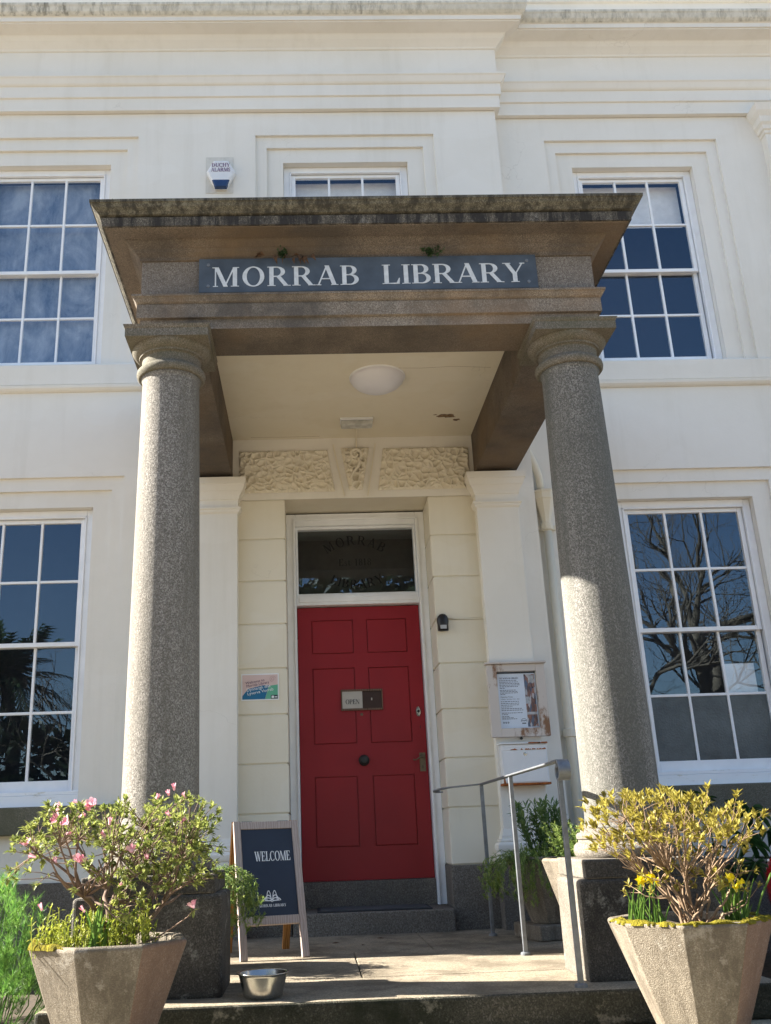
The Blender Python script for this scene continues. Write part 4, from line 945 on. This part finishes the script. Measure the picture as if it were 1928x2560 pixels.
def shrub(name, label, cat, base, sampler, n1, n2, ntip, leafmat, twigmat, leaf, r=(.012, .006, .0028), stemlen=.35, flowers=(), group=None, seed=1, upb=.5, extra_leaf=0, spread=(.35, 1.5)):
    random.seed(seed); t = thing(name, label, cat, base, 0, group); B0 = Vector(base)
    tw = MB(); lf = MB(); tips = [sampler() for _ in range(ntip)]
    cen = sum(tips, Vector()) / len(tips)
    N1 = []
    for k in range(n1):
        q = random.choice(tips); p = (B0 * (1 - stemlen) + q * stemlen) + rv(.03); N1.append(p)
        o = Vector((random.uniform(-.05, .05), random.uniform(-.05, .05), 0)); strand(tw, o, p - B0, r[0] * random.uniform(.8, 1.2), r[1] * 1.3, .10, 5, 6)
    N2 = []
    for k in range(n2):
        q = random.choice(tips); m = min(N1, key=lambda a: (a - q).length); p = m.lerp(q, random.uniform(.45, .75)) + rv(.02); N2.append(p)
        strand(tw, m - B0, p - B0, r[1] * random.uniform(.8, 1.2), r[2] * 1.3, .09, 4, 5)
    ll, lw, ln = leaf
    for q in tips:
        m = min(N2, key=lambda a: (a - q).length); pts = strand(tw, m - B0, q - B0, r[2], r[2] * .5, .07, 3, 4)
        d = (pts[-1] - pts[-2]).normalized(); d = (d + Vector((0, 0, upb))).normalized()
        for k in range(ln):
            a = 2 * pi * k / ln * 1.618 + random.random(); o = d.orthogonal().normalized(); o = Matrix.Rotation(a, 3, d) @ o
            sp = random.uniform(*spread); dd = (o * sp + d).normalized(); l = ll * random.uniform(.6, 1.15)
            leaf2(lf, pts[-1] - d * random.uniform(0, ll * .7), dd, Vector((0, 0, 1)) + rv(.3), l, lw * random.uniform(.75, 1.15), random.uniform(0, .35))
        for k in range(extra_leaf):
            s = random.random(); p = pts[1].lerp(pts[-1], s); leaf2(lf, p, rv(1) + Vector((0, 0, .6)), Vector((0, 0, 1)), ll * random.uniform(.5, .9), lw * .9, .1)
    tw.build('branches', twigmat, t, smooth=True); lf.build('foliage', leafmat, t, kind='stuff')
    return t, B0
def flower_mesh(nm, mat, n=6, R=.019, Lc=.022):
    m = MB()
    for k in range(n):
        a = 2 * pi * k / n; c, s = cos(a), sin(a); e = .55
        pts = []
        for rr, zz, ww in ((.003, 0, .003), (R * .55, Lc * .55, R * .42), (R, Lc * 1.0, R * .40), (R * 1.18, Lc * 1.02, R * .12)):
            for sg_ in (-1, 1): pts.append((c * rr - s * ww * sg_, s * rr + c * ww * sg_, zz))
        m.add(pts, [(0, 1, 3, 2), (2, 3, 5, 4), (4, 5, 7, 6)])
    me = bpy.data.meshes.new(nm); me.from_pydata(m.v, [], m.f); me.materials.append(M[mat]); me.polygons.foreach_set('use_smooth', [True] * len(me.polygons)); return me
FL = flower_mesh('azalea_flower', 'pink'); BUD = flower_mesh('azalea_bud', 'pink', 5, .008, .026)

# pink azalea, two lobes with a thin gap on the left
def s_left():
    while True:
        x = random.uniform(-.46, .44); y = random.uniform(-.38, .47); z = random.uniform(.02, .60)
        top = (.56 - .9 * (x - .20) ** 2) if x > -.02 else (.54 - 2.2 * (x + .17) ** 2)
        if z > top or (x / .5) ** 2 + (y / (.50 if y > 0 else .42)) ** 2 > 1: continue  # rear half reaches further back, shaped to shade the porch's front strip
        if x < -.05 and z < top - .17 and random.random() < .93: continue
        if x >= -.05 and z < top - .36 and random.random() < .55: continue
        if abs(x) < .40 * (.3 + z): pass
        elif z < .18: continue
        return Vector((-1.295 + x, -3.40 + y, .34 + z))
az, B0 = shrub('azalea_bush', 'azalea bush with pink and white flowers in the left front planter', 'shrub', (-1.29, -3.40, .285), s_left, 8, 60, 430, 'lf_az', 'twig', (.034, .015, 12), (.014, .007, .0026), .42, seed=12, upb=.35, extra_leaf=2)
random.seed(5)
fpos = [(-1.50, .845), (-1.465, .865), (-1.44, .85), (-1.415, .84), (-1.40, .865), (-1.46, .815), (-1.475, .80), (-1.455, .785), (-1.455, .745), (-1.63, .705), (-1.505, .635), (-1.415, .635), (-1.40, .625), (-1.26, .875), (-1.06, .89), (-1.02, .905), (-.985, .875), (-1.10, .875), (-1.27, .775), (-1.175, .665), (-1.13, .63), (-1.245, .54), (-.93, .445), (-1.545, .455), (-1.30, .73), (-1.0, .775), (-1.57, .66), (-1.385, .44), (-1.04, .80)]
for k, (x, z) in enumerate(fpos):
    y = -3.40 - random.uniform(.12, .30) if k not in (22,) else -3.62
    y = -3.40 - random.uniform(.0, .22) if z > .8 else y
    big = k in (0, 2, 3, 4, 6, 7, 9, 11, 19, 22, 12)
    inst('flower' if big else 'flower_bud', FL if big else BUD, az, Vector((x, y, z)) - B0, (random.uniform(.2, 1.3), random.uniform(-.5, .5), random.random() * 6), (1.08,) * 3 if big else (1.1,) * 3)
# the one flowering shoot that hangs past the rim
sh = MB(); strand(sh, Vector((.12, -.12, .02)), Vector((.36, -.215, .155)), .004, .002, .1, 4, 5); sh.build('shoot', 'twig', az, smooth=True)
shl = MB()
for k in range(12): leaf2(shl, Vector((.36, -.215, .150)), rv(1) + Vector((0, -.2, -.4)), Vector((0, 0, 1)), .030, .011)
shl.build('foliage', 'lf_az', az, kind='stuff')

# low yellow-green plant and strap leaves in the same planter
random.seed(8)
lo = thing('low_ground_plant', 'low yellow-green leafy plant at the foot of the pink azalea', 'plant', (-1.36, -3.46, .28)); m = MB(); m2 = MB()
for k in range(150):
    p = Vector((random.uniform(-.21, .24), random.uniform(-.17, .16), 0)); h_ = random.uniform(.04, .19); q = p + Vector((random.uniform(-.03, .03), random.uniform(-.03, .03), h_)); m2.tube([p, q], .0018, 4, caps=False)
    for j in range(9): leaf2(m, p.lerp(q, random.uniform(.35, 1)), rv(1) + Vector((0, 0, .9)), Vector((0, 0, 1)), random.uniform(.018, .032), .009)
m2.build('stems', 'lf_low', lo); m.build('foliage', 'lf_low', lo, kind='stuff')
def blades(mb, p, n, lo_, hi, w, lean=.35, face=-1):
    for k in range(n):
        a = random.random() * 2 * pi; L_ = random.uniform(lo_, hi); le = random.uniform(.05, lean); d = Vector((cos(a) * le, sin(a) * le, 1)); b = p + Vector((random.uniform(-.025, .025), random.uniform(-.025, .025), 0))
        vs = []; s = Vector((1, .3 * sin(a), 0)).normalized(); ww = w * random.uniform(.7, 1.2)
        for j in range(6):
            t = j / 5; c = b + Vector((d.x * L_ * t ** 1.4, d.y * L_ * t ** 1.4, L_ * (t - .25 * le * t * t))); u = ww * (1 - .85 * t ** 3) / 2
            vs += [c - s * u, c + Vector((0, u * .5, 0)), c + s * u]
        mb.add(vs, [f for j in range(5) for f in ((j * 3, j * 3 + 1, j * 3 + 4, j * 3 + 3), (j * 3 + 1, j * 3 + 2, j * 3 + 5, j * 3 + 4))])
random.seed(31)
sl = thing('strap_leaf_plant', 'clump of broad green strap leaves beside the pink azalea stems', 'plant', (-1.335, -3.60, .275)); m = MB()
blades(m, Vector((0, 0, 0)), 7, .14, .26, .020, .6); blades(m, Vector((.03, .03, 0)), 6, .10, .2, .014, .5); m.build('leaves', 'lf_blade', sl, kind='stuff')

# golden azalea: vase of many upright twigs
def s_right():
    while True:
        x = random.uniform(-.40, .36); y = random.uniform(-.34, .34); z = random.uniform(.10, .56)
        top = .52 - .55 * (x + .12) ** 2 + (.04 if x > .12 else 0)
        if z > top or (x / .40) ** 2 + (y / .38) ** 2 > 1: continue
        if z < top - .22 and random.random() < .75: continue
        if hypot(x, y) > .16 + .75 * z: continue
        return Vector((1.150 + x, -3.40 + y, .33 + z))
shrub('golden_azalea', 'azalea with golden yellow-green leaves in the right front planter', 'shrub', (1.165, -3.42, .285), s_right, 24, 150, 280, 'lf_gold', 'twig_t', (.042, .016, 10), (.0056, .0030, .0016), .36, seed=23, upb=1.4, extra_leaf=0, spread=(.2, .95))
def s_low():
    a = random.choice((-1, 1)); return Vector((1.16 + a * random.uniform(.12, .30), -3.44 + random.uniform(-.16, .06), .40 + random.uniform(.03, .14)))
shrub('golden_azalea_sucker', 'short golden shoots low in the right front planter', 'shrub', (1.165, -3.50, .285), s_low, 5, 10, 20, 'lf_gold', 'twig_t', (.030, .011, 8), (.006, .004, .002), .5, seed=29, upb=.8)
# daffodils either side of it
DF = MB()
for k in range(6):
    a = 2 * pi * k / 6; c, s = cos(a), sin(a); DF.add([(0, 0, 0), (c * .014 - s * .008, s * .014 + c * .008, .002), (c * .028, s * .028, .001), (c * .014 + s * .008, s * .014 - c * .008, .002)], [(0, 3, 2, 1)])
DF.lathe([(.005, 0), (.008, .012), (.012, .020)], seg=10, caps=False)
DFM = bpy.data.meshes.new('daffodil_flower'); DFM.from_pydata(DF.v, [], DF.f); DFM.materials.append(M['daff'])
for nm, px, n, fl in (('left', .955, 26, [(.01, -.10, .215), (.035, -.08, .20), (-.02, -.06, .205)]), ('right', 1.345, 34, [(-.055, -.12, .205), (-.02, -.13, .185), (-.03, -.10, .165)])):
    random.seed(len(nm)); d = thing('daffodil_clump', 'daffodils on the handrail side of the golden azalea' if nm == 'left' else 'daffodils on the car side of the golden azalea', 'flowers', (px, -3.47, .275), group='daffodil clumps')
    m = MB(); 
    for k in range(5): blades(m, Vector((random.uniform(-.06, .06), random.uniform(-.05, .05), 0)), n // 5, .10, .23, .011, .55)
    for x, y, z in fl: m.tube([(x * .4, y * .3, 0), (x * .8, y * .7, z * .7), (x, y, z)], .0028, 5, caps=False)
    if nm == 'right': m.tube([(.05, -.03, 0), (.10, -.04, .12), (.16, -.05, .22), (.18, -.05, .24), (.195, -.05, .235)], .004, 6)
    m.build('leaves', 'lf_blade', d, kind='stuff')
    for k, f in enumerate(fl): inst('flower', DFM, d, f, (1.1, random.uniform(-.6, .6), random.random()))

# rosemary-like plants in the rear planters
def needles(name, label, base, stems, mat='lf_rose', L_=.026, w=.0060, dens=150, seed=1, r=.0016):
    random.seed(seed); t = thing(name, label, 'plant', base); m = MB(); tw = MB()
    for pts, n in stems:
        P_ = [Vector(p) for p in pts]; tw.tube(P_, [r] + [r * .8] * (len(P_) - 2) + [r * .4], 4, caps=False)
        for k in range(n):
            s = random.random() ** .8 * (len(P_) - 1); i = min(int(s), len(P_) - 2); p = P_[i].lerp(P_[i + 1], s - i); d = (P_[i + 1] - P_[i]).normalized()
            leaf2(m, p, d * .8 + rv(.9), Vector((0, 0, 1)) + rv(.4), L_ * random.uniform(.6, 1.2), w, .1)
    tw.build('stems', 'lf_broad', t); m.build('foliage', mat, t, kind='stuff'); return t
def bush_stems(n, sp, hmin, hmax, leaves, cx=0, cy=0, out=.5):
    res = []
    for k in range(n):
        a = random.random() * 2 * pi; q = sp * random.random() ** .6; h_ = random.uniform(hmin, hmax); b = Vector((cx + q * .5 * cos(a), cy + q * .5 * sin(a), 0)); t = Vector((cx + q * cos(a) + random.uniform(-.03, .03), cy + q * sin(a), h_)); res.append(([b, b.lerp(t, .5) + rv(.02), t], leaves))
    return res
def trail_stems(n, cx, cy, dirs, drop, leaves, over=.12):
    res = []
    for k in range(n):
        a = random.uniform(*dirs); q = random.uniform(over, over * 1.5); p0 = Vector((cx + random.uniform(-.08, .08), cy + random.uniform(-.08, .08), 0)); p1 = p0 + Vector((cos(a) * (.12 + q * .5), sin(a) * (.12 + q * .5), random.uniform(.03, .10))); p2 = p1 + Vector((cos(a) * q * .7, sin(a) * q * .7, -random.uniform(.02, drop * .5))); p3 = p2 + Vector((cos(a) * .03, sin(a) * .03, -random.uniform(.05, drop))); p4 = p3 + Vector((cos(a) * .02, sin(a) * .02, .03)); res.append(([p0, p1, p2, p3, p4], leaves))
    return res
random.seed(41); needles('rosemary_plant', 'bushy pale green rosemary in the planter behind the right pedestal', (1.24, -1.72, .48), bush_stems(170, .27, .08, .25, 60), seed=41)
random.seed(42); needles('trailing_rosemary', 'trailing green rosemary spilling from the raised right planter', (1.165, -.80, .47), trail_stems(60, -.08, -.10, (radians(165), radians(275)), .20, 90) + bush_stems(24, .16, .05, .14, 50, -.1, -.05), seed=42)
random.seed(43); st = []
for k in range(44):
    a = random.random() * 2 * pi; q = .20 * random.random() ** .6; h_ = random.uniform(.22, .42); st.append(([Vector((q * .4 * cos(a), q * .4 * sin(a), 0)), Vector((q * .8 * cos(a), q * .8 * sin(a), h_ * .6)), Vector((q * cos(a), q * sin(a), h_))], 30))
needles('wallflower_plant', 'tall broad-leaved green plant in the raised right planter', (1.165, -.78, .47), st, 'lf_broad', .062, .017, seed=43)
random.seed(44); needles('rosemary_plant', 'dark green rosemary trailing from the planter behind the left pedestal', (-1.265, -1.70, .46), bush_stems(70, .25, .06, .24, 50) + trail_stems(80, .09, -.06, (radians(-85), radians(30)), .24, 95, .125) + bush_stems(4, .26, .34, .42, 26, .08, 0), seed=44)

# feathery plant filling the left bed: plumes of fine thread leaves
random.seed(51); fp = thing('feathery_plant', 'mass of bright green feathery foliage in the left bed', 'plant', (-2.25, -2.2, -.20)); m = MB(); tw = MB()
for k in range(430):
    x = random.uniform(-.75, .40); y = random.uniform(-.65, .55); top = .78 - .9 * (x + .05) ** 2 * (1 if x > 0 else .25) - .35 * y * y
    if x > .22: top -= (x - .22) * 1.4
    z = top * random.uniform(.25, 1.0); c = Vector((x, y, z)); base = Vector((x * .7, y * .7, 0)); d = (c - base).normalized(); 
    if k % 3 == 0: tw.tube([base, base.lerp(c, .6) + rv(.03), c], .003, 4, caps=False)
    for j in range(58):
        a = rv(1); a.z = abs(a.z) * .8 + .1; a = (a.normalized() + d * .5).normalized(); L_ = random.uniform(.035, .085); p = c + d * random.uniform(-.06, .03); s = a.orthogonal().normalized() * .0013; t = p + a * L_ + Vector((0, 0, -.012 * random.random()))
        m.add([p - s, p + s, t], [(0, 1, 2)])
tw.build('stems', 'lf_feather', fp); m.build('foliage', 'lf_feather', fp, kind='stuff')

# fatsia with big palmate leaves
random.seed(61); fa = thing('fatsia_plant', 'dark glossy plant with large hand-shaped leaves by the right wall', 'plant', (2.45, -.55, -.24))
def fats(R):
    m = MB(); N = 8; vs = [(0, 0, 0)]; fs = []
    for k in range(N):
        a = radians(-115) + radians(230) * k / (N - 1); l = R * (1 - .30 * abs(k - (N - 1) / 2) / (N / 2)); da = radians(13); b = len(vs)
        for rr, aa, zz in ((.34, -da * 1.25, .012), (.66, -da * .75, .0), (.86, -da * .35, -.02), (1.0, 0, -.05), (.86, da * .35, -.02), (.66, da * .75, 0), (.34, da * 1.25, .012), (.34, 0, -.006), (.66, 0, -.022), (.86, 0, -.035)):
            vs.append((l * rr * sin(a + aa), l * rr * cos(a + aa), zz * R / .2))
        fs += [(0, b, b + 7), (0, b + 7, b + 6), (b, b + 1, b + 8, b + 7), (b + 7, b + 8, b + 5, b + 6), (b + 1, b + 2, b + 9, b + 8), (b + 8, b + 9, b + 4, b + 5), (b + 2, b + 3, b + 9), (b + 9, b + 3, b + 4)]
        if k: fs.append((0, b - 4, b))
    return m.add(vs, fs)
fm_ = fats(.20).v; FM = bpy.data.meshes.new('fatsia_leaf'); q_ = fats(.20); FM.from_pydata(q_.v, [], q_.f); FM.materials.append(M['lf_fatsia']); FM.polygons.foreach_set('use_smooth', [True] * len(FM.polygons))
for x, y, z, rx, ry, rz, s_ in ((2.27, -.62, .90, -.5, .1, .4, .75), (2.72, -.60, .78, -.9, .25, -.9, 1.15), (2.60, -.72, .60, -.85, -.1, -1.3, 1.25), (2.42, -.55, .86, -.6, 0, .2, .6), (2.35, -.75, .52, -.9, .2, .9, .9), (2.50, -.70, .38, -1.0, .1, -.2, .8), (2.86, -.50, .62, -.7, .3, -1.1, .9), (2.20, -.6, .70, -.8, -.2, 1.2, .8), (2.62, -.78, .42, -1.1, .1, -.9, .7)):
    inst('leaf', FM, fa, (x - 2.45, y + .55, z + .24), (rx, ry, rz), (s_,) * 3)
    pt = MB().tube([(random.uniform(-.04, .04), 0, 0), ((x - 2.45) * .4, (y + .55) * .4, (z + .24) * .65), (x - 2.45, y + .55, z + .24)], .006, 6); pt.build('stalk', 'lf_broad', fa, smooth=True)

# ferns and dead leaves lodged above the name board
for x, n, lab in ((-.53, 7, 'tiny green fern growing above the letters RR on the name board'), (.385, 12, 'green fern sprig growing above the letters BR on the name board')):
    random.seed(n); f = thing('fern_sprig', lab, 'fern', (x, -2.684, 4.090)); m = MB()
    for k in range(n):
        d = Vector((random.uniform(-.7, .7), -random.uniform(.3, .9), random.uniform(.1, 1.2))).normalized(); L_ = random.uniform(.05, .11); P_ = [Vector((random.uniform(-.03, .03), 0, 0)) + d * L_ * t + Vector((0, 0, -.25 * L_ * t * t)) for t in (0, .33, .66, 1)]
        for j in range(16):
            s = random.random() * 2.99; i = int(s); p = P_[i].lerp(P_[i + 1], s - i); leaf2(m, p, d * .5 + rv(.9), Vector((0, 0, 1)), .018, .010)
    m.build('fronds', leaf('fern_leaf%d' % n, (.02, .05, .015), (.05, .10, .03), .2), f, kind='stuff')
random.seed(71)
for cx, n, lab in ((-.64, 4, 'clump of curled dead leaves above the letter O on the name board'), (-.43, 9, 'larger clump of curled dead leaves above the second R on the name board')):
    f = thing('dead_leaf_clump', lab, 'leaves', (cx, -2.684, 4.092))
    for k in range(n):
        m = MB(); leaf2(m, Vector((random.uniform(-.05, .05) * n / 5, -.012, random.uniform(0, .015))), Vector((random.uniform(-.9, .9), -.45, random.uniform(-1.0, .3))), Vector((0, 0, 1)) + rv(.5), random.uniform(.055, .085), .030, .5); m.build('leaf', 'deadleaf', f)

# ================================================================== PARKED CAR (only its nose reaches into the picture)
ca = thing('parked_car', 'red hatchback parked by the right wall', 'car', (4.55, -1.35, GZ))
def loft(secs, mat, nm, bev=0):
    """secs: (x, [(y, z)...]) half sections mirrored"""
    m = MB(); n = len(secs[0][1]); vs = []
    for x, s in secs: vs += [(x, -y, z) for y, z in s] + [(x, y, z) for y, z in s[::-1]]
    k = 2 * n; fs = [(i * k + j, i * k + (j + 1) % k, (i + 1) * k + (j + 1) % k, (i + 1) * k + j) for i in range(len(secs) - 1) for j in range(k)]
    fs += [tuple(range(k))[::-1], tuple((len(secs) - 1) * k + j for j in range(k))]
    o = m.add(vs, fs).build(nm, mat, ca, smooth=True); sd = o.modifiers.new('s', 'SUBSURF'); sd.levels = sd.render_levels = 2; return o
def bsec(w, z0, z1, zs): return [(0, z0), (w * .85, z0), (w * .97, z0 + .12), (w, zs), (w * .95, z1 - .05), (w * .78, z1), (0, z1 + .015)]
loft([(-1.90, bsec(.55, .42, .72, .58)), (-1.86, bsec(.66, .34, .80, .58)), (-1.70, bsec(.79, .24, .86, .58)), (-1.2, bsec(.83, .20, .93, .6)), (-.6, bsec(.84, .18, .98, .6)), (.6, bsec(.84, .18, 1.0, .6)), (1.5, bsec(.83, .22, 1.0, .6)), (1.78, bsec(.78, .30, .98, .6)), (1.85, bsec(.66, .36, .90, .6))], 'carred', 'body')
loft([(-.85, [(0, .93), (.70, .93), (.72, .95), (.70, .97), (0, .98)]), (-.25, [(0, .95), (.74, .95), (.66, 1.25), (.58, 1.36), (0, 1.40)]), (.7, [(0, .95), (.75, .95), (.66, 1.28), (.58, 1.42), (0, 1.46)]), (1.45, [(0, .95), (.74, .95), (.62, 1.22), (.56, 1.32), (0, 1.36)]), (1.72, [(0, .95), (.68, .95), (.64, .98), (.58, 1.02), (0, 1.04)])], plain('car_glass', (.01, .012, .014), .05, spec=.8), 'windows')
for x in (-1.22, 1.22):
    for s_ in (-1, 1):
        wh = MB().lathe([(.20, -.10), (.29, -.10), (.31, -.07), (.31, .07), (.29, .10), (.20, .10)], seg=32).xform(Matrix.Translation((x, s_ * .76, .31)) @ Matrix.Rotation(pi / 2, 4, 'X')).build('wheel', 'tyre', ca, smooth=True)
        MB().lathe([(0, -.06), (.20, -.085), (.205, .085), (0, .06)], seg=24).xform(Matrix.Translation((x, s_ * .76, .31)) @ Matrix.Rotation(pi / 2, 4, 'X')).build('rim', 'rim', wh)
MB().box(-1.885, -1.70, -.52, .52, .26, .40).build('lower_bumper', plain('grey_plastic', (.30, .30, .30), .6), ca, bevel=.03, seg=3)
for s_ in (-1, 1): MB().box(-1.875, -1.74, s_ * .62 - .12, s_ * .62 + .12, .66, .78).build('headlight', 'steel_b', ca, bevel=.03, seg=3)

# ================================================================== GARDEN BEHIND THE CAMERA (seen in the window panes)
def palm(x, y, h_, seed, lab):
    random.seed(seed); t = thing('palm_tree', lab, 'tree', (x, y, GZ), group='palms in the garden')
    MB().tube([(0, 0, 0), (.1, 0, h_ * .5), (0, .1, h_)], [.22, .17, .15], 10).build('trunk', 'bark', t, smooth=True); m = MB()
    for k in range(44):
        a = random.random() * 2 * pi; el_ = random.uniform(-.5, 1.35); L_ = random.uniform(1.3, 1.9); d = Vector((cos(a) * cos(el_), sin(a) * cos(el_), sin(el_))); o = Vector((0, .1, h_)); pr_ = o
        for j in range(1, 13):
            s = j / 12; p = o + d * L_ * s + Vector((0, 0, -.75 * s * s * cos(el_))); sd = d.cross(Vector((0, 0, 1))); sd = sd.normalized() if sd.length > .01 else Vector((1, 0, 0))
            for g_s in (-1, 1):
                e = p + sd * g_s * (.42 * (1 - .6 * s)) + d * .25 + Vector((0, 0, -.22)); m.add([pr_, p, e], [(0, 1, 2)])
            pr_ = p
    m.build('crown', 'lf_tree', t, kind='stuff')
palm(-9.2, -15.0, 5.1, 1, 'palm standing between two others behind the hedge'); palm(-7.6, -15.5, 4.8, 2, 'shortest palm beside the bare sapling behind the hedge'); palm(-11.2, -16, 5.0, 3, 'palm set farthest back behind the hedge'); palm(-13.4, -15, 5.4, 4, 'tallest palm at the end of the row behind the hedge')
def bare(x, y, h_, r0, lean, seed, lab, depth=6, grp='bare trees in the garden'):
    random.seed(seed); t = thing('bare_tree', lab, 'tree', (x, y, GZ), group=grp); tr = MB(); br = MB()
    def grow(p, d, L_, r, lv):
        n = 4; pts = [p]; rs = [r]; q = p; dd = d
        for k in range(n):
            dd = (dd + rv(.16) + Vector((0, 0, .05))).normalized(); q = q + dd * L_ / n; pts.append(q); rs.append(r * (1 - .35 * (k + 1) / n))
        (tr if lv == 0 else br).tube(pts, rs, 8 if lv < 2 else (5 if lv < 4 else 3), caps=False)
        if lv >= depth: return
        for k in range(random.choice((3, 3, 4)) if lv < 3 else (3 if lv < 5 else 2)):
            nd = (dd + rv(.85)).normalized(); b = pts[-1] if k == 0 else pts[random.randint(2, n)]
            grow(b, nd, L_ * random.uniform(.62, .80), r * .68 * random.uniform(.6, .95), lv + 1)
    grow(Vector((0, 0, 0)), Vector(lean).normalized(), h_ * .27, r0, 0)
    tr.build('trunk', 'bark', t, smooth=True); br.build('crown', 'bark', t, kind='stuff', smooth=True)
bare(10.2, -14.5, 13, .36, (-.22, 0, 1), 4, 'large bare tree with leaning trunk in the garden facing the library', 7)
bare(6.6, -15, 11, .18, (.05, 0, 1), 9, 'bare tree behind the leaning trunk in the garden', 7)
bare(13.8, -17, 13, .35, (.1, 0, 1), 14, 'tall upright bare tree at the garden edge')
bare(-5.2, -14, 7.0, .14, (.1, 0, 1), 19, 'slender bare sapling beside the palms')
bare(-12, -13.2, 6.0, .12, (-.1, 0, 1), 25, 'thin bare tree at the end of the shrubbery')
for nm, x0, x1, y0, top, n, sd, lab in (('hedge', -19, -1.5, -13.8, 4.3, 5200, 81, 'dark evergreen hedge facing the library windows'), ('hedge', 1.5, 20, -17.5, 3.2, 3400, 82, 'low evergreen hedge below the bare trees')):
    random.seed(sd); t = thing(nm, lab, 'hedge', ((x0 + x1) / 2, y0, GZ)); m = MB(); cx = (x0 + x1) / 2
    for k in range(n):
        x = random.uniform(x0, x1); hh = top * (.85 + .25 * noise.noise(Vector((x * .6, 0, sd)))); z = hh * random.random() ** .7; p = Vector((x - cx, random.uniform(-.6, .6) * (1.2 - z / hh), z)); leaf2(m, p, rv(1), rv(1), random.uniform(.25, .45), random.uniform(.15, .28))
    m.build('foliage', 'lf_hedge', t, kind='stuff')
    st_ = MB()
    for k in range(12): xx = x0 + (x1 - x0) * (k + .5) / 12 - cx; st_.tube([(xx, 0, 0), (xx + .1, 0, top * .6)], .06, 5)
    st_.build('stems', 'bark', t)

# dark evergreen opposite the door
random.seed(95); t = thing('evergreen_tree', 'dark evergreen tree in the garden opposite the door', 'tree', (1.2, -15.5, GZ)); m = MB()
for k in range(5200):
    z = random.uniform(1.2, 10.2); R = 3.4 * math.sqrt(max(0, 1 - ((z - 4.8) / 5.6) ** 2)) * (.8 + .3 * noise.noise(Vector((z, k * .01, 3)))); a = random.random() * 2 * pi; q = R * random.random() ** .4
    leaf2(m, Vector((cos(a) * q, sin(a) * q, z)), rv(1), rv(1), random.uniform(.25, .45), random.uniform(.15, .28))
m.build('crown', 'lf_hedge', t, kind='stuff'); MB().tube([(0, 0, 0), (.1, 0, 5), (0, 0, 8)], [.28, .18, .06], 10).build('trunk', 'bark', t, smooth=True)
